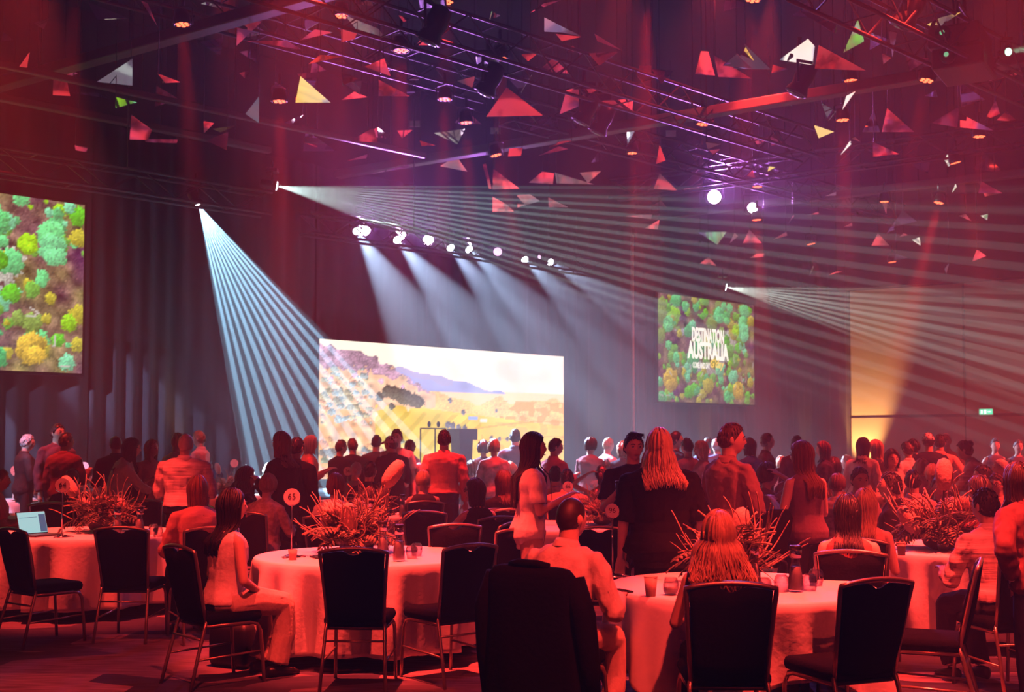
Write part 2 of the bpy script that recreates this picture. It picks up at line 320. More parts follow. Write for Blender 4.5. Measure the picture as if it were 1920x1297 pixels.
def vineyard(nx, ny):
    rng = np.random.default_rng(11); a = nx/ny; u, v = np.meshgrid(np.linspace(0, 1, nx), np.linspace(0, 1, ny)); V = 1-v   # V = down from the top
    n1 = smooth_noise(rng, ny, nx, 4); n2 = smooth_noise(rng, ny, nx, 10); n3 = smooth_noise(rng, ny, nx, 24); nf = rng.normal(0, 1, (ny, nx))
    def mixc(img, msk, c, amt=1): img[msk] = img[msk]*(1-amt)+np.array(c)*amt
    img = np.ones((ny, nx, 3))*np.array((1.0, .97, .88)); sky = np.clip(.5+.35*n3+.25*n2, 0, 1)[..., None]
    img = img*(1-sky*.55*np.clip(u*1.3, 0, 1)[..., None])+np.array((.98, .76, .74))*sky*.55*np.clip(u*1.3, 0, 1)[..., None]
    hor = .30-.02*u
    m = V > .33+.005*n2; img[m] = (np.array((.98, .80, .52))*(1+.05*n2+.04*nf)[..., None])[m]          # plain
    m = (V > .33) & (V < .40+.03*n2) & (u > .45); mixc(img, m, (.99, .86, .72), .8)
    m = (u > .7) & (V > .40) & (V < .62) & (n1 > .1); mixc(img, m, (.92, .62, .34), .7)
    far = .17+.20*np.clip((u-.28)/.5, 0, 1)**1.15+.012*n2; m = (V > far) & (V < .345) & (u > .25) & (u < .76); img[m] = (np.array((.68, .68, .88))*(1+.05*n2)[..., None])[m]
    m2 = m & (V < far+.05+.02*n2) & (u < .5); mixc(img, m2, (.72, .66, .78), .6)
    vine = (V > .44+.20*np.clip(u-.2, 0, 1)) & (u > .17-.15*(V-.45)); img[vine] = (np.array((.95, .80, .36))*(1+.05*n2)[..., None])[vine]
    rows = np.sin((u*95+V*42)*1.0+n3*.5); m = vine & (V > .47+.1*u) & (V < .85) & (u > .2) & (u < .62) & (rows > .45); mixc(img, m, (.74, .66, .26), .55)
    m = vine & (V > .62) & (u > .5); mixc(img, m, (.98, .80, .42), .6); m = vine & (u > .62) & (V > .58) & (n2 > .3); mixc(img, m, (.93, .66, .36), .5)
    for c0, c1 in ((.62, .06), (.72, .03)):
        m = np.abs(V-(c0+c1*np.sin(u*5))) < .006; mixc(img, m & (u > .5), (.85, .6, .3), .5)
    hill = .02+.5*u+1.2*np.clip(u-.22, 0, 1)**1.3+.015*n1+.01*n2; m = (V > hill) & (u < .43) & (V < .47+.3*np.clip(.3-u, 0, 1)+.02*n1); img[m] = (np.array((.95, .78, .64))*(1+.08*n1)[..., None])[m]
    mm = m & (V < hill+.20*np.clip(1-u/.43, 0, 1)+.03*n1); img[mm] = (np.array((.70, .56, .64))*(1+.16*n1+.10*nf)[..., None])[mm]
    m = (u < .2) & (V > .5); img[m] = (np.array((.95, .72, .52))*(1+.12*n1)[..., None])[m]
    X, Y = u*a, V
    for k in range(90):
        x, y = rng.uniform(0, .22)**1.1, rng.uniform(.2, .62); r = rng.uniform(.008, .026)
        blobs(img, X, Y, x*a, y, r*1.2, r, [(.64, .64, .58), (.66, .70, .70), (.70, .66, .54), (.90, .70, .58)][rng.integers(4)], rng)
    for k in range(60):
        x, y = rng.uniform(0, .34), rng.uniform(.72, .98); r = rng.uniform(.015, .04)
        blobs(img, X, Y, x*a, y, r, r, [(.56, .60, .50), (.90, .68, .48), (.95, .76, .66), (.88, .56, .34), (.50, .48, .44)][rng.integers(5)], rng)
    for x, y, r in [(.245, .36, .05), (.27, .37, .055), (.295, .385, .06), (.32, .40, .058), (.345, .42, .055), (.365, .43, .045), (.215, .40, .035), (.26, .47, .025)]:
        blobs(img, X, Y, x*a, y, r*.8, r, (.40, .40, .36), rng)
    for x, y, r in [(.48, .60, .028), (.50, .61, .03), (.525, .62, .026), (.55, .63, .03), (.545, .50, .022), (.49, .41, .02), (.665, .70, .018), (.70, .71, .02), (.735, .71, .018), (.78, .72, .016), (.685, .48, .014), (.27, .86, .025), (.11, .80, .02)]:
        blobs(img, X, Y, x*a, y, r*.7, r, (.45, .45, .50), rng)
    m = (np.abs(u-.585) < .022) & (np.abs(V-.545) < .014); mixc(img, m, (.62, .70, .92)); m = (np.abs(u-.63) < .014) & (np.abs(V-.56) < .012); mixc(img, m, (.98, .9, .86))
    return srgb(np.clip(img, 0, 1))
def picture_mesh(name, s0, s1, z0, z1, off, pic):
    ny, nx = pic.shape[:2]; S, Z = np.meshgrid(np.linspace(s0, s1, nx), np.linspace(z0, z1, ny)); o = P0+wn*off
    V = np.stack([o.x+e1.x*S, o.y+e1.y*S, Z], -1).reshape(-1, 3); i = np.arange((ny-1)*nx).reshape(ny-1, nx)[:, :-1].ravel()
    me = bpy.data.meshes.new(name); me.from_pydata(V.tolist(), [], np.stack([i, i+1, i+nx+1, i+nx], 1).tolist()); me.update()
    ca = me.color_attributes.new('picture', 'FLOAT_COLOR', 'POINT'); ca.data.foreach_set('color', np.concatenate([pic.reshape(-1, 3), np.ones((nx*ny, 1))], 1).astype(np.float32).ravel()); return me
def screen_thing(name, label, s0, s1, z0, z1, off, pic, strength, frame=.05):
    c = wp((s0+s1)/2, off, z0); t = thing(name, label, 'screen', (0, 0, 0))
    link('picture', picture_mesh('picture', s0, s1, z0, z1, off, pic), SCREEN(name+'_light', strength, 'FRONT' if name == 'video_wall' else 'NONE'), t)
    mb = MB(); R = Matrix.Rotation(math.atan2(e1.y, e1.x), 3, 'Z')
    mb.box(wp((s0+s1)/2, off-.06, (z0+z1)/2), (s1-s0+2*frame, .09, z1-z0+2*frame), R); obj('screen_body', mb, BLACKM, t, False); return t
OFF = .7
sr = wall_s(152, OFF)[0]; zt, zb = wall_z(155, 385, OFF), wall_z(148, 700, OFF)
hL = zt-zb; screen_thing('projection_screen', 'large projection screen of green treetops at the left edge', sr-hL*1.62, sr, zb, zt, OFF, forest(170, 105, 3), 1.15)
s0, s1 = wall_s(1235, OFF)[0], wall_s(1415, OFF)[0]; zt2, zb2 = wall_z(1234, 548, OFF), wall_z(1236, 752, OFF)
FS = forest(150, 104, 5, .92)
SCR2 = screen_thing('projection_screen', 'projection screen of treetops with a white and yellow title', s0, s1, zb2, zt2, OFF, FS, 1.0)
R1 = Matrix.Rotation(math.atan2(e1.y, e1.x), 4, 'Z') @ Matrix.Rotation(PI/2, 4, 'X')
def text_mesh(name, s, size, align='CENTER', extrude=.002, shear=0, xs=1.0, bold=0):
    cu = bpy.data.curves.new(name, 'FONT'); cu.body = s; cu.size = size; cu.align_x = align; cu.align_y = 'CENTER'; cu.extrude = extrude; cu.shear = shear; cu.offset = bold; cu.resolution_u = 3
    o = bpy.data.objects.new(name, cu); COL.objects.link(o); bpy.context.view_layer.update()
    me = bpy.data.meshes.new_from_object(o.evaluated_get(bpy.context.evaluated_depsgraph_get())); bpy.data.objects.remove(o)
    if xs != 1.0:
        for v in me.vertices: v.co.x *= xs
    me.materials.clear(); return me
def screen_text(s, px, py, h, width_px, col, shear=0, bold=.0, parent=SCR2):
    me = text_mesh('lettering', s, 1.0, bold=bold, shear=shear); xs = [v.co.x for v in me.vertices]; ys = [v.co.y for v in me.vertices]
    sa, sb = wall_s(px-width_px/2, OFF)[0], wall_s(px+width_px/2, OFF)[0]; kx = (sb-sa)/(max(xs)-min(xs)); ky = h/(max(ys)-min(ys)); cxm, cym = (max(xs)+min(xs))/2, (max(ys)+min(ys))/2
    for v in me.vertices: v.co.x = (v.co.x-cxm)*kx; v.co.y = (v.co.y-cym)*ky
    o = link('lettering', me, EM('lettering_'+str(col), col, 1.3), parent); q = wp((sa+sb)/2, OFF+.012, wall_z(px, py, OFF)); o.matrix_world = Matrix.Translation(q) @ R1; return o
u = wall_s(1330, OFF)[1]/F
screen_text('DESTINATION', 1328, 629, 27*u, 60, (1, .95, .80), bold=.035); screen_text('AUSTRALIA', 1328, 658, 33*u, 77, (1, .95, .80), bold=.04)
screen_text('COME AND SAY', 1315, 685, 11*u, 32, (1, .95, .80), bold=.02); screen_text("G'day", 1345, 684, 22*u, 26, (1, .62, .08), .35, bold=.01)
LO = 1.5
s0, s1 = wall_s(598, LO)[0], wall_s(1057, LO)[0]; zt3 = wall_z(598, 635, LO); zb3 = .95
LED = screen_thing('video_wall', 'bright video wall showing a golden vineyard valley below hills', s0, s1, zb3, zt3, LO, vineyard(200, 113), 1.35, .03)
LEDC = wp((s0+s1)/2, LO, (zb3+zt3)/2)
# stage deck, lectern and stand in front of the video wall
Rw = math.atan2(e1.y, e1.x)
c = wp((s0+s1)/2+.3, LO+1.35, 0); t = thing('stage_platform', 'low black stage platform in front of the vineyard screen', 'stage', c, Rw)
obj('deck', MB().rbox((0, 0, .74), (9.2, 3.4, .12), .03), M('black_deck', (.02, .02, .022), .5), t, False); obj('skirt', MB().box((0, 0, .34), (9.1, 3.3, .68)), M('stage_skirt', (.012, .012, .014), .9), t, False)
Y = wall_s(866, LO+1.1)[1]; c = Vector((xat(866, Y, 1.6), Y, .8)); t = thing('lectern', 'dark wide-topped lectern standing on the stage before the vineyard screen', 'lectern', c, Rw)
LM = M('grey_lectern', (.10, .10, .13), .5)
obj('column', MB().loft([[(x*k, y*k, z) for x, y in ((-.17, -.14), (.17, -.14), (.17, .14), (-.17, .14))] for k, z in ((1.1, .03), (.92, .5), (1.0, .9))]), LM, t, False)
obj('top', MB().prism([(-.24, -.2, .9), (.24, -.2, .9), (.24, .18, .9), (-.24, .18, .9)], (0, 0, .22)), LM, t, False); obj('foot', MB().box((0, 0, .015), (.7, .6, .03)), LM, t, False)
Y = wall_s(812, LO+1.3)[1]; c = Vector((xat(812, Y, 1.6), Y, .8)); t = thing('stage_stand', 'thin black metal frame stand with two small bulbs beside the lectern', 'stand', c, Rw)
hz = zat(803, Y)-.8
for x in (-.31, .05, .31): obj('post', MB().tube([(x, 0, .02), (x, 0, hz)], .014, 6), BLACKM, t)
obj('top_bar', MB().tube([(-.31, 0, hz), (.31, 0, hz)], .013, 6), BLACKM, t); obj('lower_bar', MB().tube([(-.31, 0, .42), (.31, 0, .42)], .03, 6), BLACKM, t)
for x in (-.1, .13): obj('bulb', MB().ball((x, 0, hz+.08), (.035, .035, .06), 8, 6), BLACKM, t)
# exit sign
q = CORNER - e2*4.25; Yq = q.y; c = Vector((q.x, q.y, 0)) + side_n*.16; t = thing('exit_sign', 'small green and white lit exit sign on the beige wall', 'sign', (c.x, c.y, zat(772, Yq)), yaw2)
obj('housing', MB().box((0, 0, 0), (.42, .06, .20)), M('white_plastic', (.7, .7, .7), .5), t, False)
obj('lit_face', MB().box((0, -.035, 0), (.38, .012, .16)), EM('exit_green', (.05, .75, .42), 1.6), t, False)
fg = MB().box((-.02, -.045, 0), (.06, .008, .12)).box((.10, -.045, .0), (.10, .008, .03)).box((-.12, -.045, 0), (.05, .008, .10)); obj('running_figure_symbol', fg, EM('exit_white', (.9, 1, .95), 1.8), t, False)
t['label'] = 'small green and white lit exit sign on the beige wall'
# ================================================================== lighting grid: trusses and rails
BR = {}
def truss(px, py, z, t0, t1, d, size, label, step=.55, m=ALU):
    c = hitz(px, py, z); t = thing('box_truss', label, 'truss', c, math.atan2(d.y, d.x), 'lattice trusses of the lighting grid'); h = size/2
    for y in (-h, h):
        for zz in (-h, h): obj('chord', MB().tube([(t0, y, zz), (t1, y, zz)], .026, 6), m, t)
    n = int((t1-t0)/step)
    for k in range(n):
        x = t0+step*k
        for y in (-h, h):
            key = (size, step, k % 2)
            if key not in BR: BR[key] = MB().tube([(0, 0, -h if k % 2 else h), (step, 0, h if k % 2 else -h)], .013, 4).mesh('brace', False)
            link('brace', BR[key], m, t, (x, y, 0))
        key = (size, 'c')
        if key not in BR: BR[key] = MB().tube([(0, -h, 0), (0, h, 0)], .012, 4).mesh('brace', False)
        link('brace', BR[key], m, t, (x, 0, h if k % 2 else -h))
    for x in (t0+.3*(t1-t0), t0+.75*(t1-t0)): obj('hanging_chain', MB().tube([(x, 0, h), (x, 0, 9.4-c.z)], .01, 4), BLACKM, t)
    return t
truss(960, 100, 7.0, -6.5, 7.5, e1, .46, 'near lattice truss crossing the top centre of the ceiling')
truss(1800, 90, 6.6, -3.5, 3.0, e1, .46, 'lattice truss in the top right corner beside the projectors')
truss(180, 333, 5.7, -7, 3.0, e1, .36, 'long lattice truss above the left forest screen')
truss(860, 462, 5.55, -3.6, 4.6, e1, .36, 'stage lighting truss above the vineyard screen')
truss(1300, 300, 7.2, -5, 8, e1, .4, 'distant lattice truss above the right forest screen')
truss(420, 25, 7.6, -6, 5, e1, .4, 'upper lattice truss at the top left of the ceiling')
truss(1570, 300, 7.2, -6, 5, e2, .4, 'cross truss running away above the purple wash lights')
def rail(px, py, z, t0, t1, d, label, wd=.22, hh=.16):
    c = hitz(px, py, z); t = thing('ceiling_rail', label, 'rail', c, math.atan2(d.y, d.x), 'long grey rails of the ceiling grid')
    obj('rail_bar', MB().rbox(((t0+t1)/2, 0, 0), (t1-t0, wd, hh), .02), M('grey_brown_rail', (.12, .10, .09), .5, .2, .15), t, False)
    for k in range(5):
        x = t0+(k+.5)*(t1-t0)/5; obj('drop_rod', MB().tube([(x, 0, hh/2), (x, 0, 9.4-c.z)], .012, 4), BLACKM, t)
rail(280, 80, 7.3, -8, 7, e2, 'grey-brown rail rising across the upper left ceiling')
rail(1020, 262, 7.2, -7, 9, e2, 'grey-brown rail slanting across the middle of the ceiling')
rail(1600, 165, 7.0, -6, 6, e2, 'grey-brown rail slanting across the upper right ceiling')
rail(1700, 350, 7.2, -6, 8, e2, 'far rail slanting above the beige wall')
rail(90, 200, 6.9, -3, 4, e1, 'short rail running down behind the upper left mirrors', .14, .12)
rail(440, 215, 7.0, -4, 4, e1, 'thin rail crossing behind the left red mirrors', .10, .10)
# ================================================================== lamps
LENS = MB().ball((0, 0, 0), (1, 1, .25), 16, 8).mesh('lens')
def moving_head(label, p, tgt, r=.12, lens=None, size=.0, beam=None, group='moving head lamps on the trusses', tip='moving_head_lamp'):
    p, tgt = Vector(p), Vector(tgt); t = thing(tip, label, 'stage light', p, 0, group)
    d = (tgt-p).normalized(); q = d.to_track_quat('Z', 'Y').to_euler(); h = obj('head', MB().lathe([(.3*r, -2.6*r), (.95*r, -2.3*r), (1.1*r, -1.0*r), (.95*r, .0), (1.25*r, .75*r), (1.25*r, .95*r), (1.0*r, .98*r)], 16), BLACKM, t, rot=q)
    o = link('lens', LENS, None, h, (0, 0, .97*r)); o.scale = (r, r, r)
    if not LENS.materials: LENS.materials.append(BLACKM)
    o.material_slots[0].link = 'OBJECT'; o.material_slots[0].material = lens or M('dark_lens', (.02, .02, .03), .08)
    yk = MB(); yd = math.atan2(d.y, d.x)
    for s in (-1, 1):
        a = Vector((-math.sin(yd), math.cos(yd), 0))*s*1.45*r; yk.tube([tuple(a), tuple(a+Vector((0, 0, 2.6*r)))], .16*r, 6)
    a = Vector((-math.sin(yd), math.cos(yd), 0))*1.45*r; yk.tube([tuple(a+Vector((0, 0, 2.6*r))), tuple(-a+Vector((0, 0, 2.6*r)))], .2*r, 6)
    obj('yoke', yk, BLACKM, t); obj('base', MB().rbox((0, 0, 3.1*r), (2.6*r, 2.6*r, .8*r), .15*r), BLACKM, t, False)
    obj('clamp', MB().tube([(0, 0, 3.4*r), (0, 0, 5.2*r)], .25*r, 6), BLACKM, t)
    if beam:
        b = spot('beam', p+d*(1.3*r), tgt, parent=None, rad=.008 if beam.get('gobo') else r*.5, **beam); b.parent = t; b.matrix_parent_inverse = Matrix.Translation(-p)
    return t
L_COOL = EM('cool_white_lens', (.85, .95, 1.0), 14); L_PURP = EM('magenta_white_lens', (1.0, .72, 1.0), 22); L_PURPD = EM('dim_magenta_lens', (1.0, .6, .95), 1.6)
view = Vector((0, 1, 0))
def vroll(px, py): return at(px, py, 10)-Vector((0, 0, CH))
def perp(px, py, Y, tx, ty):                 # aim inside the plane square to the line of sight, so the fan opens sideways
    e_ = Vector((0, 0, CH)); s_ = at(px, py, Y)-e_; d_ = at(tx, ty, 1)-e_; return e_+d_*(s_.dot(s_)/d_.dot(s_))
# two patterned white beams, and the small one by the right screen
moving_head('moving head throwing the striped blue-white beam down beside the vineyard screen', at(367, 374, 19.5), perp(367, 374, 19.5, 530, 690), .085, L_COOL, beam=dict(size=36.5, blend=.10, col=(.36, .70, 1.0), power=175000, gobo=(112, .40, 1.0, .09), roll=vroll(367, 374)))
moving_head('moving head throwing the striped pale beam across above the stage', at(510, 347, 21.0), perp(510, 347, 21.0, 1400, 520), .085, L_COOL, beam=dict(size=23.5, blend=.10, col=(.62, .90, .88), power=52000, gobo=(235, .15, .4, .12), roll=vroll(510, 347)))
moving_head('moving head throwing a pale beam along the beige wall', at(1355, 537, 29.0), perp(1355, 537, 29.0, 1900, 640), .085, L_COOL, beam=dict(size=24, blend=.3, col=(.74, .90, .78), power=36000, gobo=(140, .4, 2.0), roll=vroll(1355, 537)))
# cool stage washes aimed down over the stage
for i, (x, y, Y, tx, ty, pw) in enumerate([(667, 429, 23.2, 830, 700, 15000), (742, 446, 23.6, 960, 710, 14000), (842, 461, 25.0, 1060, 720, 9500), (876, 464, 25.4, 1150, 730, 9500), (981, 484, 26.8, 1200, 690, 7000), (1028, 489, 27.5, 1330, 670, 6000)]):
    moving_head('%s narrow cool-white beam lamp on the stage truss counting from the left' % ['first', 'second', 'third', 'fourth', 'fifth', 'sixth'][i], at(x, y, Y), at(tx, ty, Y-3.5), .085, L_COOL, beam=dict(size=19, blend=.3, col=(.48, .66, 1.0), power=pw*2.5), group='cool beam lamps over the stage')
# purple-white wash heads that face the room
for i, (x, y, Y, r, ln, pw) in enumerate([(683, 432, 23.0, .13, L_PURP, 1500), (750, 441, 23.7, .12, L_PURP, 1300), (803, 452, 24.3, .115, L_PURP, 900), (878, 461, 25.2, .075, L_PURP, 500), (933, 473, 26.0, .10, L_PURPD, 200), (1012, 482, 27.0, .05, L_PURPD, 0), (1338, 371, 25.0, .15, L_PURP, 2400), (1408, 391, 26.2, .12, L_PURP, 900)]):
    p = at(x, y, Y+.9); tg = Vector((p.x*.5+(5 if i == 7 else .6), 4, 5.6))
    moving_head(['large glaring purple-white wash lamp at the left end of the stage truss', 'second glaring purple-white wash lamp on the stage truss', 'oval purple-white wash lamp in the middle of the stage truss', 'small purple-white wash lamp right of the oval one', 'dim pink oval wash lamp on the stage truss', 'tiny dim pink lamp near the end of the stage truss', 'brightest purple glaring wash lamp right of the ceiling centre', 'smaller white wash lamp beside the brightest purple one'][i], p, tg, r, ln,
                beam=dict(size=52, blend=.9, col=(.60, .20, 1.0), power=pw*1.5) if pw else None, group='purple wash lamps facing the room')
# red LED pars
L_RED = EM('red_led_lens', (1.0, .11, .04), 5); L_REDD = EM('added_red_lens', (1.0, .05, .03), 5)
def par(label, px, py, z, tgt, r=.115, power=1600, size=11, lens=True):
    p = hitz(px, py, z) if z < 90 else at(px, py, z-100); t = thing('led_par_lamp', label, 'stage light', p, 0, 'red LED par lamps on the grid'); tg = Vector(tgt(p))
    d = (tg-p).normalized(); q = d.to_track_quat('Z', 'Y').to_euler()
    h = obj('housing', MB().lathe([(.4*r, -1.6*r), (.8*r, -1.5*r), (1.0*r, -.4*r), (1.0*r, .06*r), (.92*r, .06*r), (.92*r, -.02*r)], 14), BLACKM, t, rot=q)
    for k in range(7):
        a = k*PI/3; rr = .58*r if k < 6 else 0
        o = link('lens', LENS, None, h, (rr*math.cos(a), rr*math.sin(a), .02*r)); o.scale = (.24*r,)*3; o.material_slots[0].link = 'OBJECT'; o.material_slots[0].material = L_RED
    obj('bracket', MB().tube([(-1.15*r, 0, 0), (-1.15*r, 0, 1.9*r), (0, 0, 2.2*r), (1.15*r, 0, 1.9*r), (1.15*r, 0, 0)], .07*r, 5), BLACKM, t)
    obj('clamp', MB().tube([(0, 0, 2.2*r), (0, 0, 3.6*r)], .2*r, 6), BLACKM, t)
    b = spot('beam', p+d*(.3*r), tg, size, .4, (1.0, .02, .02), power, .08); b.parent = t; b.matrix_parent_inverse = Matrix.Translation(-p)
down = lambda dx=0, dy=0: (lambda p: (p.x+dx, p.y+dy, 0))
PARS = [(524, 190, 6.6, down(.2), 'above the start of the long striped beam', 2400), (752, 95, 6.8, down(), 'just below the near truss, above the ceiling centre', 2400), (834, 186, 7.0, down(-.2), 'below the near truss, left of the red triangle', 1700),
        (874, 230, 6.8, down(.3), 'lowest of the column below the near truss', 1900), (836, 4, 7.3, down(), 'at the very top edge left of centre', 1500), (342, 46, 7.2, down(.6), 'on the rail at the upper left', 1600), (938, 110, 7.1, down(.2), 'half hidden inside the near truss', 1100),
        (930, 291, 6.6, down(1.6), 'tilted to the right below the middle rail', 1500), (1186, 287, 7.0, down(.2), 'dim one right of the ceiling centre', 1000), (1212, -14, 7.5, down(-.1), 'casting the broad red column at the top centre right', 4200), (1412, 0, 7.4, down(-.6), 'at the top edge right of the broad red column', 1700),
        (1737, 151, 6.8, down(-1.6), 'tilted to the left near the top right truss', 1300), (1580, 225, 6.7, down(.1), 'large round face left of the grey mirror', 2600), (1836, 256, 6.8, down(-.3), 'near the right edge below the grey mirror', 1000), (1595, 151, 7.1, down(.1), 'small one below the green mirror', 1300),
        (1317, 233, 6.9, down(-.9), 'tilted to the left at the end of the near truss', 1700), (1792, 305, 6.9, down(1.6), 'tilted to the right beside a yellow mirror', 1500), (1760, 380, 6.6, down(-1.8), 'throwing the strong slanting beam above the beige wall', 5200), (1420, 350, 7.0, down(), 'above the small white wash lamp', 1000),
        (1419, 412, 6.4, down(.3), 'pale one just below the small white wash lamp', 3600), (1521, 457, 6.3, down(1.2), 'small one low over the right screen', 1200), (1673, 491, 6.1, down(.7), 'lowest one above the beige wall', 1200), (140, -16, 7.4, down(), 'out of the top left corner', 700), (1658, 378, 6.9, down(), 'faint one in the far right grid', 900), (640, 30, 7.6, down(), 'hidden behind striped mirrors at the top left of centre', 900)]
for x, y, z, tg, lab, pw in PARS: par('red LED par lamp ' + lab, x, y, z, tg, power=pw*5.0)
for i, (s, tg, a, pw) in enumerate(WASH):
    t = moving_head('red wash lamp added unseen above the top of the picture', s, tg, .16, L_REDD, beam=dict(size=a, blend=.7, col=RED, power=pw), group='added red wash lamps')
for i, (s, tg, a, pw) in enumerate(FILL):
    moving_head('broad maroon fill lamp added unseen above the far hall', s, tg, .13, L_REDD, beam=dict(size=a, blend=.9, col=(1.0, .05, .06), power=pw), group='added maroon fill lamps')
# dark, unlit moving heads hanging from the near truss
for i, (x, y) in enumerate([(915, 160), (1095, 215), (1125, 235), (810, 60), (1500, 160), (1700, 30)]):
    p = hitz(x, y, 6.6); moving_head('unlit black moving head hanging %s' % ['left of centre under the near truss', 'lowest on the near truss', 'at the lower end of the near truss', 'high on the near truss', 'under the right rail', 'from the top right truss'][i], p, p+Vector((-.5, .2, -1)), .13, group='unlit moving heads')
# amber uplight at the corner and faint ones along the drapes
for i, (s, off, pw, lab) in enumerate([(wall_s(1600, 0)[0]-.2, 1.3, 2600, 'amber uplight on the floor at the beige wall corner'), (wall_s(318, 0)[0], .9, 130, 'dim amber uplight at the foot of the left drape'), (wall_s(1100, 0)[0], .8, 120, 'dim amber uplight right of the vineyard screen'), (wall_s(1300, 0)[0], .8, 110, 'dim amber uplight below the right forest screen'), (wall_s(1490, 0)[0], .8, 120, 'dim amber uplight between right screen and beige wall')]):
    p = wp(s, off, .12) if i else CORNER - e2*.55 + side_n*.75 + Vector((0, 0, .12)); t = thing('floor_uplight', lab, 'uplight', (p.x, p.y, 0), 0, 'amber floor uplights')
    obj('housing', MB().lathe([(.10, 0), (.11, .02), (.11, .14), (.09, .15), (.09, .13)], 12), BLACKM, t); obj('lens', MB().lathe([(.001, .135), (.085, .135), (.085, .14), (.001, .14)], 12), EM('amber_lens', (1, .5, .12), 8), t)
    tgt = p - wn*(off-.25) + Vector((0, 0, 4.5)) if i else CORNER - e2*.45 + Vector((0, 0, 3.2))
    b = spot('beam', p+Vector((0, 0, .1)), tgt, 50 if i == 0 else 26, .8, (1, .50, .14), pw, .08); b.parent = t; b.matrix_parent_inverse = Matrix.Translation(-Vector((p.x, p.y, 0)))
# blue wash high at the left, outside the frame, grazing the left drape
moving_head('blue wash lamp high on the grid beyond the left edge', (-12.0, 10.5, 6.6), wp(wall_s(60, .4)[0], .4, .8), .15, EM('blue_lens', (.3, .5, 1), 8), beam=dict(size=40, blend=.8, col=(.45, .56, 1.0), power=8500, gobo=(40, .3, 1.3), roll=(0, 1, 0)))
moving_head('added unseen violet lamp above the stage side of the hall', (3.5, 15.5, 8.7), (0.5, 9.0, 0), .15, EM('added_violet_lens', (.6, .4, 1), 8), beam=dict(size=70, blend=.8, col=(.30, .22, 1.0), power=300))  # unseen lamp added to give the carpet its violet light
# projectors, top right
for i, (x, y, z) in enumerate([(1800, 82, 6.7), (1808, 122, 6.4)]):
    p = hitz(x, y, z); t = thing('projector', ['upper black projector with a red-lit underside at the top right', 'lower black projector below its twin at the top right'][i], 'projector', p, Rw+.25, 'hanging projectors')
    obj('body', MB().rbox((0, 0, 0), (.85, .62, .26), .03), M('dark_projector', (.05, .045, .045), .45), t, False); obj('lens_barrel', MB().tube([(-.40, .1, 0), (-.55, .1, 0)], .09, 12), BLACKM, t)
    obj('lens', MB().tube([(-.55, .1, 0), (-.556, .1, 0)], .03, 12), EM('green_projector_lens', (.3, 1, .5), .5), t); obj('cradle', MB().tube([(-.35, 0, .13), (-.35, 0, .7), (.35, 0, .7), (.35, 0, .13)], .02, 5), BLACKM, t); obj('hanger', MB().tube([(0, 0, .7), (0, 0, 9.4-p.z)], .025, 6), BLACKM, t)
    if i == 0:
        q = at(1752, 86, p.y-.2); b = spot('beam', q, at(1300, 175, p.y+4), 7, .2, (.35, .8, .5), 8000, .05); b.parent = t; b.matrix_parent_inverse = (Matrix.Translation(p) @ Matrix.Rotation(Rw+.25, 4, 'Z')).inverted()
q = hitz(1886, 98, 6.5); moving_head('small lamp with a green lens beside the projectors', q, at(1990, 80, q.y-1), .05, EM('green_lens', (.5, 1, .7), 2.0), beam=dict(size=12, blend=.3, col=(.35, .8, .5), power=4500))
# ================================================================== mirrored triangles of the ceiling sculpture
MIRROR = M('mirrored_acrylic', (.92, .90, .90), .04, 1.0, .03, 3)
TGT = {'R': [Vector((2.0, 7.0, .75)), Vector((-1.1, 9.0, .75)), Vector((-4.2, 11.4, .75)), Vector((3.8, 9.8, .75)), Vector((.4, 12.6, .75)), Vector((4.2, 14.0, .75))], 'G': [wp(wall_s(40, OFF)[0], OFF, (zt+zb)/2)], 'W': [LEDC+Vector((0, 0, 1.0))], 'Y': [LEDC-Vector((0, 0, .8))], 'S': [wp(wall_s(1325, OFF)[0], OFF, (zt2+zb2)/2)], 'P': [CORNER-e2*3+Vector((0, 0, 4)), Vector((-2.5, 10.5, 1.2)), Vector((2.2, 9.0, 1.4))],
       'D': [Vector((0, 3, 9)), Vector((5, 5, 9)), Vector((-8, 8, 8))], 'L': [at(1338, 371, 25), at(683, 432, 23)]}
MIR_RNG = random.Random(5)
COLN = {'R': 'red-glowing', 'G': 'green-reflecting', 'W': 'white-reflecting', 'Y': 'yellow-reflecting', 'S': 'pale green', 'P': 'pale', 'D': 'dark', 'L': 'purple-glinting'}
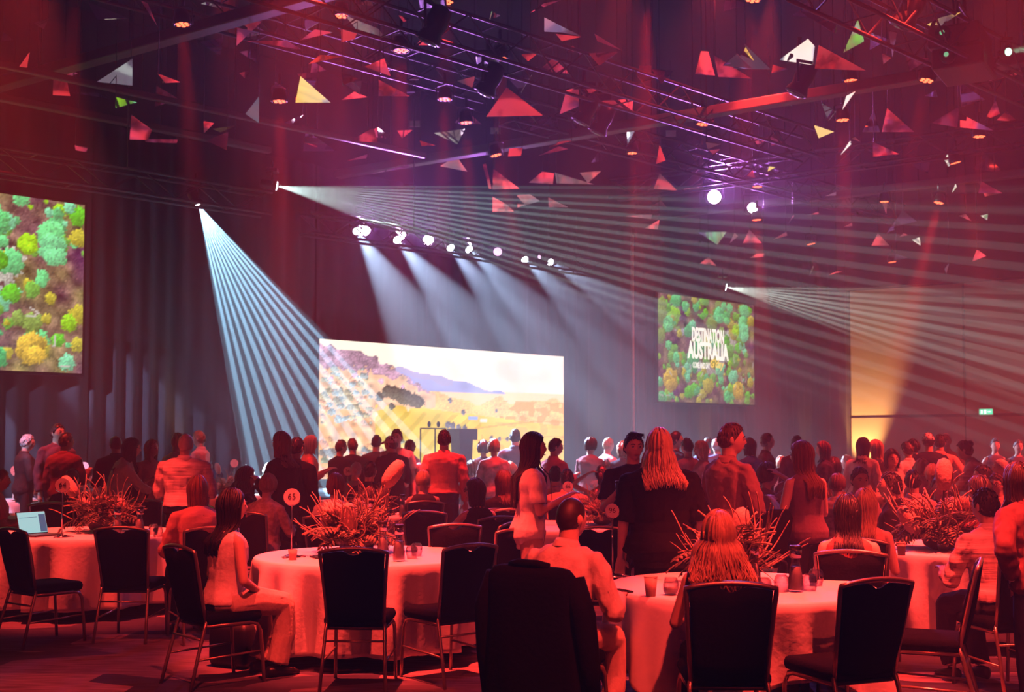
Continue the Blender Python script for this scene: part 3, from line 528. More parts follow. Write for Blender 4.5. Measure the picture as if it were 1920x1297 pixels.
def mirror(poly, kind, z=None, label=None):
    poly = [(float(a), float(b)) for a, b in poly]; cx = sum(a for a, b in poly)/len(poly); cyy = sum(b for a, b in poly)/len(poly)
    z = z if z is not None else MIR_RNG.uniform(6.3, 7.4); C = hitz(cx, cyy, z) if cyy < 600 else at(cx, cyy, 20)
    if C.y > 30: C = at(cx, cyy, MIR_RNG.uniform(24, 30))
    eye = Vector((0, 0, CH)); v = (eye-C).normalized(); tg = MIR_RNG.choice(TGT[kind]) + Vector((MIR_RNG.uniform(-.5, .5), MIR_RNG.uniform(-.5, .5), 0)); nrm = (v+(tg-C).normalized()).normalized()
    if nrm.dot(v) < .34: nrm = (nrm+v*.35).normalized()
    pts = []
    for a, b in poly:
        d = (at(a, b, 10)-eye); k = (C-eye).dot(nrm)/d.dot(nrm); pts.append(eye+d*k-C)
    xs = [p_ for p_ in pts]
    if max(p_.length for p_ in xs) > 2.2: xs = [p_*(2.2/max(q_.length for q_ in xs)) for p_ in xs]
    t = thing('mirror_triangle' if len(poly) == 3 else 'mirror_facet', label or ('%s mirrored ceiling facet' % COLN[kind]), 'mirror', C, 0, 'mirrored facets of the ceiling sculpture')
    mb = MB(); off = -nrm*.012
    nn = (xs[1]-xs[0]).cross(xs[2]-xs[0])
    if nn.dot(nrm) < 0: xs = xs[::-1]
    obj('mirror_face', mb.prism([tuple(p_) for p_ in xs][::-1], tuple(off)), MIRROR, t, False)
    top = max(xs, key=lambda p_: p_.z); obj('hanger_wire', MB().tube([tuple(top*.9), (top.x*.9, top.y*.9, 9.4-C.z)], .006, 4), BLACKM, t); return t
def reg(k):
    ox, oy, s = [(0, 0, 3.0), (640, 0, 3.0), (1280, 0, 3.0), (1280, 330, 1845/640)][k]; return lambda pts: [(ox+a/s, oy+b/s) for a, b in pts]
FAC = [
 (0, 'R', [(108, 375), (168, 290), (152, 380)], 'small red sliver near the left edge'), (0, 'R', [(300, 425), (370, 423), (395, 540), (297, 535)], 'red four-sided facet at the upper left'), (0, 'P', [(745, 330), (745, 482), (545, 460)], 'grey right triangle with a red tip at the upper left'),
 (0, 'R', [(885, 412), (1015, 462), (930, 467)], 'low red wedge right of the grey right triangle'), (0, 'G', [(648, 545), (770, 575), (650, 608)], 'small green wedge at the left'), (0, 'R', [(740, 645), (855, 730), (835, 787), (728, 785)], 'red facet with a pale stripe left of the first par lamp'),
 (0, 'R', [(1145, 680), (1205, 692), (1146, 752)], 'small pale red facet at the left'), (0, 'R', [(118, 680), (178, 664), (238, 732)], 'red and grey sliver at the left edge'), (0, 'R', [(1335, 110), (1475, 120), (1330, 258)], 'brownish red corner of the big upper left facet'), (0, 'P', [(1380, 230), (1610, 228), (1705, 282)], 'striped white wedge of the big upper left facet'),
 (0, 'R', [(1688, 227), (1770, 165), (1875, 182)], 'flat red wedge at the top left of centre'), (0, 'R', [(1735, 360), (1800, 308), (1925, 318)], 'thin red and white wedge left of the near truss'), (0, 'Y', [(1662, 577), (1690, 428), (1860, 577)], 'golden triangle with red base right of the first par lamp'), (0, 'L', [(1380, 640), (1458, 540), (1456, 692)], 'grey-blue triangle left of the first par lamp'),
 (0, 'P', [(790, 0), (832, 20), (888, 152)], 'long thin sliver at the top left'), (0, 'D', [(495, 10), (545, 110), (722, 102)], 'large dim red triangle at the top left'), (0, 'D', [(400, 520), (545, 520), (605, 553)], 'dim strip under the red four-sided facet'), (0, 'D', [(880, 480), (1010, 560), (870, 600)], 'dim triangle at the upper left centre'), (0, 'P', [(815, 782), (1000, 785), (995, 805), (818, 800)], 'thin golden bar below the red striped facet'),
 (0, 'D', [(1285, 740), (1160, 790), (1275, 845)], 'dim brown facet at the left of centre'), (0, 'P', [(420, 815), (495, 830), (485, 855), (425, 845)], 'tiny beige plate above the left truss'), (0, 'Y', [(1195, 725), (1330, 705), (1240, 745)], 'thin yellow sliver at the left of centre'), (0, 'D', [(340, 640), (430, 750), (360, 700)], 'dim sliver over the left truss'), (0, 'L', [(1600, 690), (1710, 645), (1640, 700)], 'pale violet sliver beside the first red beam'), (0, 'D', [(1705, 850), (1720, 730), (1890, 850)], 'dim violet triangle behind the first red beam'),
 (1, 'R', [(0, 238), (0, 165), (95, 168), (75, 220)], 'bright red facet at the top left of centre'), (1, 'P', [(20, 85), (205, 160), (265, 228), (90, 175)], 'striped white facet at the top left of centre'), (1, 'R', [(1062, 72), (1140, 18), (1235, 0)], 'red dart at the top centre'), (1, 'S', [(1142, 98), (1352, 205), (1240, 182), (1142, 178)], 'green upper half of a facet right of top centre'), (1, 'R', [(1205, 190), (1352, 207), (1240, 232)], 'red lower half of the green facet'), (1, 'P', [(1425, 190), (1585, 287), (1440, 232)], 'pale wedge right of the green facet'),
 (1, 'P', [(1745, 388), (1868, 398), (1800, 472)], 'pale small triangle beside the broad red column'), (1, 'R', [(210, 448), (388, 542), (210, 540)], 'dusky red right triangle below the near truss'), (1, 'R', [(0, 562), (72, 515), (148, 546)], 'flat pinkish wedge at the ceiling centre left'), (1, 'R', [(930, 490), (1135, 650), (815, 656)], 'large red triangle with a pale base under the near truss'), (1, 'R', [(1268, 500), (1440, 500), (1330, 600), (1228, 642)], 'striped red facet at the truss end'), (1, 'R', [(1440, 570), (1642, 555), (1636, 632)], 'striped pale facet right of the truss end'),
 (1, 'R', [(48, 792), (180, 718), (206, 802)], 'red triangle at the ceiling centre left'), (1, 'S', [(648, 456), (752, 428), (738, 492)], 'small grey-green triangle under the near truss'), (1, 'R', [(944, 836), (1022, 830), (1010, 876), (938, 880)], 'small red square facet below the middle rail'), (1, 'P', [(1108, 876), (1222, 823), (1278, 838)], 'pale flat dart below the middle rail'), (1, 'R', [(1165, 830), (1230, 795), (1302, 790)], 'thin red dart on the middle rail'), (1, 'R', [(855, 948), (1002, 1060), (850, 1066)], 'bright red triangle in the striped beam'),
 (1, 'R', [(990, 1095), (1062, 1093), (1118, 1130), (990, 1168)], 'pale pink facet in the striped beam'), (1, 'R', [(850, 1105), (932, 1150), (972, 1190), (850, 1192)], 'dusky facet in the striped beam'), (1, 'P', [(1165, 1110), (1278, 1166), (1166, 1165)], 'speckled small triangle in the striped beam'), (1, 'R', [(1055, 1027), (1130, 965), (1196, 975), (1190, 1036)], 'red facet above the striped beam'), (1, 'P', [(1200, 970), (1420, 1036), (1210, 1032)], 'long dim triangle above the striped beam'), (1, 'R', [(1770, 922), (1790, 812), (1824, 902)], 'upright pink triangle right of the ceiling centre'), (1, 'R', [(1758, 1062), (1790, 973), (1892, 1072)], 'red triangle left of the brightest purple lamp'),
 (1, 'L', [(1605, 720), (1657, 725), (1610, 812)], 'blue-grey sliver right of the ceiling centre'), (1, 'D', [(1058, 650), (1220, 680), (1060, 738)], 'dim facet under the large red triangle'), (1, 'D', [(0, 400), (95, 440), (10, 480)], 'dim triangle left under the near truss'), (1, 'D', [(1390, 300), (1560, 290), (1450, 370)], 'dim facet behind the near truss'), (1, 'L', [(205, 715), (245, 745), (210, 785)], 'small bluish chip at the ceiling centre left'), (1, 'R', [(440, 790), (530, 818), (452, 822)], 'thin red chip at the ceiling centre left'), (1, 'P', [(30, 905), (150, 865), (140, 890)], 'thin pale chip above the stage lamps'), (1, 'L', [(160, 980), (380, 925), (385, 940)], 'long violet sliver above the stage lamps'), (1, 'P', [(795, 925), (815, 920), (845, 1062), (830, 1062)], 'upright white sliver above the striped beam'),
 (1, 'D', [(930, 430), (1070, 420), (1010, 520)], 'dim triangle behind the large red one'), (1, 'R', [(320, 85), (390, 105), (350, 125)], 'small orange chip at the top of the near truss'), (1, 'R', [(1010, 305), (1105, 300), (1050, 345)], 'red striped chip behind the near truss'), (1, 'P', [(1600, 1215), (1750, 1205), (1740, 1232)], 'flat pale chip left of the brightest purple lamp'), (1, 'R', [(1705, 1285), (1790, 1235), (1780, 1290)], 'red chip below the brightest purple lamp'),
 (2, 'R', [(70, 417), (103, 288), (145, 290), (182, 425)], 'pinkish red trapezoid at the upper right'), (2, 'R', [(175, 308), (388, 442), (200, 432)], 'red triangle beside the pinkish trapezoid'), (2, 'L', [(293, 387), (350, 248), (497, 390)], 'dark triangle with a bright stripe at the upper right'), (2, 'W', [(543, 336), (705, 218), (742, 258), (730, 366)], 'white facet with dark lines at the upper right'), (2, 'R', [(743, 386), (765, 253), (1032, 397)], 'long red triangle right of the white facet'), (2, 'G', [(985, 108), (1022, 232), (903, 297)], 'tall green triangle at the upper right'), (2, 'P', [(1158, 175), (1206, 184), (1180, 322)], 'tall pale sliver at the upper right'),
 (2, 'Y', [(1362, 145), (1452, 98), (1565, 68), (1410, 176)], 'yellow facet behind the top right truss'), (2, 'P', [(1250, 308), (1388, 330), (1275, 402)], 'pale striped triangle left of the projectors'), (2, 'R', [(1120, 742), (1150, 608), (1302, 742)], 'upright red triangle at the right of the ceiling'), (2, 'P', [(1398, 692), (1557, 598), (1545, 716)], 'grey mirror triangle at the right of the ceiling'), (2, 'R', [(1560, 638), (1752, 735), (1560, 716)], 'dark red triangle right of the grey mirror'), (2, 'R', [(1698, 677), (1760, 563), (1786, 640)], 'small upright red triangle near the right edge'), (2, 'L', [(778, 578), (866, 626), (820, 682)], 'blue-grey triangle above the yellow chip'),
 (2, 'Y', [(738, 703), (852, 741), (765, 777)], 'yellow striped chip at the upper right'), (2, 'W', [(898, 618), (920, 540), (972, 513)], 'thin white sliver above the round par lamp'), (2, 'W', [(888, 872), (940, 793), (958, 800)], 'white sliver below the round par lamp'), (2, 'P', [(945, 780), (970, 770), (998, 796)], 'tiny white chip below the round par lamp'), (2, 'R', [(1070, 798), (1218, 866), (1070, 882)], 'red and grey triangle below the upright red one'), (2, 'S', [(1473, 900), (1490, 863), (1542, 905), (1495, 937)], 'yellow-green chip near the right edge'), (2, 'R', [(1665, 1022), (1802, 1084), (1700, 1106)], 'red and violet triangle at the far right'), (2, 'D', [(650, 60), (870, 100), (860, 190)], 'dim red panel at the top right'), (2, 'D', [(1560, 460), (1700, 560), (1570, 600)], 'dim triangle below the projectors'), (2, 'R', [(1545, 425), (1640, 405), (1755, 458)], 'pinkish wedge under the lower projector'), (2, 'R', [(1750, 455), (1900, 395), (1915, 410)], 'red dart at the right edge under the projectors'), (2, 'D', [(1010, 742), (1075, 620), (1110, 742)], 'dim triangle beside the upright red one'), (2, 'P', [(1120, 300), (1175, 325), (1130, 360)], 'violet chip left of the projectors'), (2, 'R', [(120, 690), (180, 640), (175, 690)], 'small red chip at the end of the near truss'), (2, 'S', [(130, 800), (215, 810), (140, 840)], 'thin green chip above the brightest purple lamp'), (2, 'R', [(150, 845), (215, 838), (170, 870)], 'flat red chip above the brightest purple lamp'), (2, 'R', [(0, 1065), (110, 1030), (90, 1058)], 'flat red dart left of the brightest purple lamp'), (2, 'R', [(360, 990), (395, 955), (408, 1000)], 'small red chip above the white wash lamp'), (2, 'Y', [(478, 965), (485, 935), (522, 940)], 'tiny yellow chip at the right of centre'),
 (3, 'R', [(325, 362), (360, 288), (428, 362)], 'dim red triangle below the white wash lamp'), (3, 'R', [(362, 443), (400, 420), (442, 418), (435, 436)], 'red dash above the right screen'), (3, 'R', [(782, 538), (830, 515), (863, 515)], 'red dash left of the beige wall'), (3, 'R', [(1020, 376), (1055, 308), (1118, 376)], 'bright red triangle above the beige wall'), (3, 'R', [(1598, 92), (1615, 28), (1728, 92)], 'violet-red triangle at the far right edge'), (3, 'R', [(1565, 462), (1590, 395), (1642, 432)], 'red chip above the beige wall near the edge'), (3, 'S', [(1240, 345), (1280, 330), (1285, 375)], 'pale green chip above the beige wall'), (3, 'P', [(570, 258), (595, 212), (605, 214)], 'thin white sliver right of the white wash lamp'), (3, 'R', [(668, 212), (735, 192), (738, 205)], 'flat red sliver right of the white wash lamp'), (3, 'R', [(770, 108), (830, 85), (828, 105)], 'flat red sliver in the far right grid'), (3, 'R', [(1075, 135), (1108, 130), (1100, 205)], 'upright red chip in the far right grid'), (3, 'S', [(1610, 215), (1650, 205), (1645, 238)], 'pale green chip at the far right'), (3, 'R', [(255, 362), (280, 305), (300, 325)], 'red chip left below the white wash lamp'), (3, 'R', [(685, 540), (702, 485), (712, 490)], 'upright red sliver above the right screen'), (3, 'R', [(1490, 215), (1530, 205), (1560, 243)], 'red chip at the far right grid'), (3, 'S', [(1455, 90), (1475, 42), (1482, 60)], 'thin green sliver at the far right'), (3, 'P', [(870, 275), (915, 252), (918, 270)], 'pale flat chip in the far right grid'), (3, 'R', [(485, 345), (560, 300), (565, 322)], 'red dart right of the white wash lamp'), (3, 'R', [(1170, 330), (1195, 308), (1215, 318)], 'tiny red chip above the beige wall'), (3, 'D', [(1415, 500), (1440, 470), (1425, 530)], 'dim chip above the wall panel joint'), (3, 'L', [(1100, 312), (1140, 255), (1145, 290)], 'violet sliver in the far right grid'),
]
for k, kd, pts, lab in FAC: mirror(reg(k)(pts), kd, label='mirrored facet: ' + lab)
for i in range(70):                                            # dark little facets deeper in the grid
    x = MIR_RNG.uniform(-20, 1940); y = MIR_RNG.uniform(0, 330 if x < 1100 else 500); s = MIR_RNG.uniform(12, 34)
    a = MIR_RNG.uniform(0, 6.28); pts = [(x+s*math.cos(a), y+.6*s*math.sin(a)), (x+s*math.cos(a+2.3), y+.6*s*math.sin(a+2.3)), (x+.8*s*math.cos(a+4), y+.6*s*math.sin(a+4))]
    mirror(pts, MIR_RNG.choice('DDDDRRPL'), MIR_RNG.uniform(7.2, 8.4), 'small dim mirrored facet deep in the ceiling grid')
for i, (x, y) in enumerate([(1210, 130), (774, 143), (929, 245), (1258, 250), (778, 232)]):   # equipment tags
    p = hitz(x, y, 7.9); t = thing('grid_tag', 'small white number plate %s' % ['in the broad red column', 'right of the second par lamp', 'left of the middle rail', 'under the right end of the middle rail', 'behind the red beams at the ceiling centre'][i], 'plate', p, 0, 'white plates on the ceiling grid')
    obj('plate', MB().box((0, 0, 0), (.20, .02, .12)), M('white_tag', (.6, .55, .5), .6), t, False); obj('hanger_wire', MB().tube([(0, 0, .06), (0, 0, 9.4-p.z)], .006, 4), BLACKM, t)
# ================================================================== chairs
def make_chair():
    t = thing('banquet_chair', 'x', 'chair', (0, -60, 0), 0, 'banquet chairs around the tables')
    obj('seat', MB().rbox((0, .0, .455), (.43, .42, .075), .03), FABRIC, t)
    nu, nw = 17, 7; mb = MB(); F_, B_ = [], []
    for i in range(nu):
        u = -1+2*i/(nu-1); top = .925-.022*u*u-(.032*max(0, 1-(u/.30)**2) if abs(u) < .30 else 0); bot = .475-.025*(1-u*u)
        for k in range(nw):
            q = k/(nw-1); z = bot+(top-bot)*q; hw = .172+.033*(z-.46)/.46; y = -.205-.10*(z-.46)/.46-.018*(1-u*u); th = .012+.014*math.sin(PI*min(max(q, .06), .94))
            F_.append((u*hw, y+th, z)); B_.append((u*hw, y-th, z))
    f = []; N = nu*nw
    for i in range(nu-1):
        for k in range(nw-1):
            a = i*nw+k; f.append((a, a+1, a+nw+1, a+nw)); f.append((N+a, N+a+nw, N+a+nw+1, N+a+1))
    for i in range(nu-1): f.append((i*nw, (i+1)*nw, N+(i+1)*nw, N+i*nw)); f.append((i*nw+nw-1, N+i*nw+nw-1, N+(i+1)*nw+nw-1, (i+1)*nw+nw-1))
    for k in range(nw-1): f.append((k, N+k, N+k+1, k+1)); a = (nu-1)*nw+k; f.append((a, a+1, N+a+1, N+a))
    mb.add(F_+B_, f); obj('backrest', mb, FABRIC, t)
    arch = [(u*.222, -.31-.018*(1-u*u), .942-.028*u*u) for u in np.linspace(-1, 1, 11)]
    fr = [(-.187, -.2, .44), (-.195, -.235, .60), (-.21, -.275, .78), (-.221, -.303, .895)]+arch+[(.221, -.303, .895), (.21, -.275, .78), (.195, -.235, .60), (.187, -.2, .44)]
    obj('back_frame', MB().tube(fr, .0135, 6), METAL, t)
    for s in (-1, 1):
        obj('leg', MB().tube([(s*.19, -.195, .46), (s*.195, -.215, .40), (s*.205, -.27, .2), (s*.215, -.32, 0)], .0125, 6), METAL, t)
        obj('leg', MB().tube([(s*.195, -.2, .412), (s*.2, .0, .412), (s*.2, .12, .412), (s*.2, .175, .395), (s*.203, .198, .35), (s*.208, .215, .15), (s*.21, .225, 0)], .0125, 6), METAL, t)
        obj('stretcher', MB().tube([(s*.206, -.27, .2), (s*.207, .21, .215)], .008, 6), METAL, t)
    obj('stretcher', MB().tube([(-.198, -.24, .33), (.198, -.24, .33)], .008, 6), METAL, t); obj('seat_frame', MB().rbox((0, 0, .405), (.40, .38, .02), .008), BLACKM, t)
    return t
CHAIR = make_chair(); CHAIR_USED = [False]
def chair_at(x, y, a, label, scale=1.0):
    rz = -math.radians(a)
    if not CHAIR_USED[0]:
        CH_CACHE[CHAIR.name] = [(c, []) for c in CHAIR.children]; CHAIR_USED[0] = True
        CHAIR.location = (x, y, 0); CHAIR.rotation_euler = (0, 0, rz); CHAIR['label'] = label; return CHAIR
    return dup(CHAIR, label, (x, y, 0), rz)
def chair_back(px, Y, a, label):                      # by the middle of its back
    r = math.radians(a); x = xat(px, Y, .7); return chair_at(x+.27*math.sin(r), Y+.27*math.cos(r), a, label)
# ================================================================== tables, cloths
CLOTH = M('white_linen', (.78, .76, .74), .85, 0, .04, 30, .08)
TABLES = {}
def table(key, px, Y, lab, R=.85, drop=.64, square=None, seed=0, nfold=14):
    x = xat(px, Y, .74); TABLES[key] = Vector((x, Y, .755)); r = random.Random(seed)
    t = thing('round_table', 'black-legged round table under ' + lab, 'table', (x, Y, 0), seed, 'round banquet tables')
    obj('tabletop', MB().lathe([(R-.03, .705), (R, .71), (R, .735), (R-.01, .74)], 48), M('table_ply', (.3, .2, .12), .6), t)
    for k in range(4):
        a = k*PI/2+.6; obj('leg', MB().box((.62*R*math.cos(a), .62*R*math.sin(a), .352), (.05, .05, .704)), BLACKM, t, False)
    n = 144; an = np.arange(n)*2*PI/n; rings = []; ph = [r.uniform(0, 6.28) for _ in range(5)]
    for rr in (.02, .3, .6, .85, .97, 1.0): rings.append(np.stack([rr*(R+.008)*np.cos(an), rr*(R+.008)*np.sin(an), np.full(n, .747)], -1))
    fold = np.sin(an*nfold+ph[0]+1.2*np.sin(an*3+ph[1]))*.6+np.sin(an*(nfold*1.55)//1+ph[2])*.3+.35*np.sin(an*5+ph[3])
    dr = np.full(n, drop)
    if square:
        aa = an-square[1]; dr = np.minimum(square[0]/np.maximum(np.abs(np.cos(aa)), np.abs(np.sin(aa)))-R, .735); fold = fold*.6+np.cos(4*aa+PI)*.5
    for q in (.012, .05, .12, .25, .4, .55, .7, .85, .95, 1.0):
        amp = .095*min(1, q*1.6)**1.2; rad = R+.012+.012*min(1, q*20)+.03*q+fold*amp*(dr/.64); z = .747-dr*q
        rings.append(np.stack([rad*np.cos(an), rad*np.sin(an), z], -1))
    mb = MB(); mb.loft(rings, cap=False); o = obj('tablecloth', mb, CLOTH, loc=(x, Y, 0), rot=(0, 0, 0)); md = o.modifiers.new('cloth', 'SOLIDIFY'); md.thickness = .004
    tag(o, 'white cloth draped over ' + lab, 'tablecloth', 'white tablecloths'); return t
table('T64', 158, 11.6, 'the laptop table with sign 64', seed=1, R=.88)
table('T65', 690, 9.25, 'the table with sign 65 and tall spiky flowers', seed=2, R=.86)
table('T96', 1388, 7.25, 'the front table with sign 96', seed=3, R=.80, square=(1.22, math.radians(-76)), nfold=13)
table('TR', 1790, 9.9, 'the right table with the phone users', seed=4, R=.85)
table('T31', 62, 18.3, 'the back left table with sign 31', seed=5)
table('TL', -75, 14.0, 'the table cut off by the left edge', seed=6)
table('TB', 440, 20.0, 'the far table with the tall flower head near the drape', seed=7)
table('TC', 640, 14.4, 'the table behind sign 65 and its flowers', seed=8)
table('T66', 1035, 12.6, 'the table with sign 66 behind the standing woman', seed=9)
table('T7', 1555, 14.4, 'the table behind the woman in the dark sleeveless top', seed=10)
table('TD', 690, 18.0, 'the far table in front of the vineyard screen', seed=11)
table('TE', 945, 19.0, 'the far table below the lectern', seed=12)
table('TF', 1760, 16.3, 'the table behind the right flower arrangement', seed=13)
table('TG', 1330, 19.5, 'the far table behind the man in the shirt', seed=14)
table('TH', 1660, 21.0, 'the far table near the beige wall', seed=15)
table('TI', 2015, 13.8, 'the table at the right edge', seed=16)
# ================================================================== things on the tables
SIGNM = M('cream_sign_card', (.85, .80, .74), .6); INK = M('black_ink', (.01, .01, .01), .6)
def sign(num, px, py, Y, r_px, lab, zb=.75):
    p = Vector((xat(px, Y, 1.1), Y, zb)); h = zat(py, Y)-zb; r = r_px*Y/F
    t = thing('table_number_sign', lab, 'sign', p, -math.atan2(p.x, p.y)*.6, 'round table number signs')
    obj('base', MB().lathe([(.001, .0), (.075, .0), (.075, .006), (.02, .016), (.008, .03)], 16), CHROME, t)
    for k in range(3): a = k*2.1; obj('foot', MB().tube([(.02*math.cos(a), .02*math.sin(a), .02), (.11*math.cos(a), .11*math.sin(a), .005)], .006, 5), CHROME, t)
    obj('pole', MB().tube([(0, 0, .01), (0, 0, h-r)], .006, 6), CHROME, t)
    d = MB(); an = np.arange(32)*2*PI/32
    d.loft([np.stack([rr*np.cos(an), np.full(32, y), h+rr*np.sin(an)], -1) for rr, y in ((r, -.006), (r, .006))]); d_ = obj('disc', d, SIGNM, t, False)
    tb = MB(); tb.tube([(1.02*r*math.cos(a), 0, h+1.02*r*math.sin(a)) for a in np.linspace(PI*1.12, PI*1.88, 14)], .006, 5); obj('holder_clip', tb, CHROME, t)
    if num:
        me = text_mesh('number', num, r*1.02, bold=.0, extrude=.0004); o = link('number', me, INK, d_, (0, -.0068, h), (PI/2, 0, 0))
    return t
sign('64', 117, 909, 11.0, 13.2, 'round cream table sign reading 64 on a thin pole beside the laptop'); sign('65', 547, 931, 9.05, 15.3, 'large round cream table sign reading 65 left of the spiky flowers'); sign('66', 1065, 912, 12.3, 9.6, 'round cream table sign reading 66 beside the standing woman')
sign('96', 1148, 957, 7.75, 13.0, 'round cream table sign reading 96 left of the black tee shirt'); sign('31', 30, 882, 18.0, 10, 'round cream table sign reading 31 at the left edge'); sign('7', 1408, 897, 14.2, 9, 'round cream table sign reading 7 behind the man in the shirt')
sign('', 439, 868, 19.8, 7.4, 'small far table sign near the left striped beam'); sign('36', 652, 883, 17.8, 8.2, 'round far table sign reading 36 before the vineyard screen'); sign('', 928, 878, 18.8, 7.4, 'small far table sign behind the dark-haired seated women')
sign('', 158, 874, 18.6, 8, 'far round sign half hidden behind the man in the maroon jacket'); sign('', 304, 888, 15.5, 10, 'round sign beside the striped shirt of the bald man')
WATER = M('water_in_carafe', (.9, .88, .85), .3, 0, .05)
GL = GLASS('clear_glass', (.92, .92, .92))
def make_carafe():
    t = thing('water_carafe', 'x', 'carafe', (0, -60, 0), 0, 'water carafes')
    obj('glass', MB().lathe([(.040, 0), (.045, .01), (.046, .03), (.040, .10), (.030, .15), (.024, .175), (.026, .20), (.033, .245), (.0325, .245), (.024, .2), (.022, .175), (.028, .15), (.038, .10), (.043, .03), (.04, .012)], 20, cap=False), GL, t)
    obj('water', MB().lathe([(.001, .012), (.041, .013), (.0425, .03), (.037, .10), (.0275, .148), (.001, .149)], 18), WATER, t)
    obj('pour_lid', MB().lathe([(.001, .235), (.026, .235), (.034, .25), (.036, .268), (.03, .272), (.001, .262)], 18), BLACKM, t)
    obj('steel_collar', MB().lathe([(.0265, .197), (.034, .2), (.0355, .244), (.034, .246)], 18, cap=False), CHROME, t); return t
CAR = make_carafe(); first = [True]
def place(proto, flag, label, loc, rotz=0, scale=1):
    if flag[0]:
        CH_CACHE[proto.name] = [(c, list(c.children)) for c in proto.children]; flag[0] = False
        proto.location = loc; proto.rotation_euler = (0, 0, rotz); proto['label'] = label; proto.scale = (scale,)*3; return proto
    return dup(proto, label, loc, rotz, scale=scale)
def onT(px, Y, z=.752): return (xat(px, Y, .8), Y, z)
for px, Y, lab in [(718, 9.1, 'left of the two carafes on the table with sign 65'), (748, 8.75, 'right of the two carafes on the table with sign 65'), (220, 11.2, 'left of the two carafes beside the flowers of sign 64'), (262, 11.25, 'right of the two carafes beside the flowers of sign 64'), (1492, 6.95, 'carafe on the front table among upturned glasses'), (1413, 7.15, 'carafe half hidden behind the wavy-haired woman'), (78, 17.9, 'left carafe on the table with sign 31'), (97, 18.0, 'right carafe on the table with sign 31'), (755, 13.9, 'carafe on the table behind the flowers of sign 65')]:
    place(CAR, first, 'water carafe, ' + lab, onT(px, Y), random.random()*3)
def make_tumbler(upside=True):
    t = thing('stemless_glass', 'x', 'glass', (0, -60, 0), 0, 'stemless drinking glasses')
    pr = [(.030, 0), (.040, .012), (.046, .035), (.045, .06), (.036, .1), (.0345, .1), (.0435, .06), (.0445, .035), (.038, .014), (.02, .006)]
    if upside: pr = [(r, .1-z) for r, z in pr]
    obj('bowl', MB().lathe(pr, 18, cap=False), GL, t); obj('thick_base', MB().lathe([(.001, .094 if upside else .001), (.028, .094 if upside else .001), (.028, .1 if upside else .006), (.001, .1 if upside else .006)], 14), GL, t); return t
TUM = make_tumbler(); ft = [True]
for px, Y, lab in [(772, 8.95, 'upturned glass right of the carafes of sign 65'), (781, 9.15, 'upturned glass behind its twin near sign 65'), (706, 9.4, 'upturned glass behind the carafes of sign 65'), (1432, 6.8, 'upturned glass left of the front carafe'), (1466, 6.95, 'upturned glass just behind the front carafe'), (1518, 7.0, 'upturned glass right of the front carafe'), (1530, 7.25, 'upturned glass furthest right on the front table'), (296, 11.0, 'upturned glass at the right of the table with sign 64'), (288, 11.3, 'upturned glass behind its twin at sign 64'), (1768, 9.6, 'upturned glass among the right flowers')]:
    place(TUM, ft, lab, onT(px, Y))
TUW = make_tumbler(False); fw = [True]
obj('water', MB().lathe([(.001, .008), (.037, .015), (.043, .035), (.0425, .05), (.001, .05)], 16), WATER, TUW)
for px, Y, lab in [(1258, 6.8, 'glass half full of water beside the paper cup'), (574, 13.9, 'glass of water on the table behind sign 65'), (1540, 13.9, 'glass on the table behind the dark-haired woman'), (52, 17.9, 'glass on the table with sign 31')]: place(TUW, fw, lab, onT(px, Y))
CUPM = M('kraft_paper_cup', (.55, .42, .32), .7)
def cup(px, Y, lab, h=.11, lid=None, z=.752, col=CUPM, x=None):
    t = thing('paper_cup', lab, 'cup', onT(px, Y, z) if x is None else x, 0, 'paper cups')
    obj('cup_body', MB().lathe([(.001, 0), (.028, 0), (.039*h/.11 if h < .11 else .039, h), (.036, h), (.027, .006), (.001, .006)], 18), col, t); obj('rim', MB().lathe([(.038*min(1, h/.1+.05), h-.002), (.041*min(1, h/.1+.05), h), (.038*min(1, h/.1+.05), h+.002)], 18, cap=False), col, t)
    if lid: obj('lid', MB().lathe([(.041, h-.004), (.042, h+.006), (.036, h+.016), (.001, h+.016)], 18), lid, t)
    return t
cup(1220, 6.75, 'kraft paper cup with printed mark on the front table'); cup(549, 8.85, 'small paper cup at the foot of sign 65', .075); cup(1690, 9.2, 'paper cup in front of the woman with the phone', .1)
# laptop of the table with sign 64
p = onT(78, 11.15, .752); t = thing('laptop', 'open laptop with a pale document on its screen at table 64', 'laptop', p, math.radians(62))
obj('keyboard_base', MB().rbox((0, 0, .009), (.33, .22, .018), .005), M('laptop_grey', (.05, .05, .055), .4), t, False)
lid = obj('lid', MB().box((0, 0, 0), (.33, .012, .215)), M('laptop_grey', (.05, .05, .055), .4), t, False, (0, .135, .12), (math.radians(-16), 0, 0))
obj('screen', MB().box((0, -.008, 0), (.315, .003, .20)), EM('laptop_page', (.34, .66, .68), 1.0), lid, False)
obj('screen_sidebar', MB().box((.115, -.0105, -.01), (.075, .002, .17)), EM('laptop_side', (.03, .12, .22), 1.0), lid, False); obj('screen_line', MB().box((-.04, -.0105, .05), (.2, .002, .004)), EM('laptop_side', (.03, .12, .22), 1.0), lid, False)
def phone(p, rot, lab, col=(.55, .68, .66), st=.9, par=None):
    t = thing('phone', lab, 'phone', p); t.rotation_euler = rot
    obj('case', MB().rbox((0, 0, 0), (.076, .155, .009), .004), BLACKM, t, False); obj('screen', MB().box((0, .0, .0052), (.068, .142, .001)), EM('phone_%s' % st, col, st), t, False)
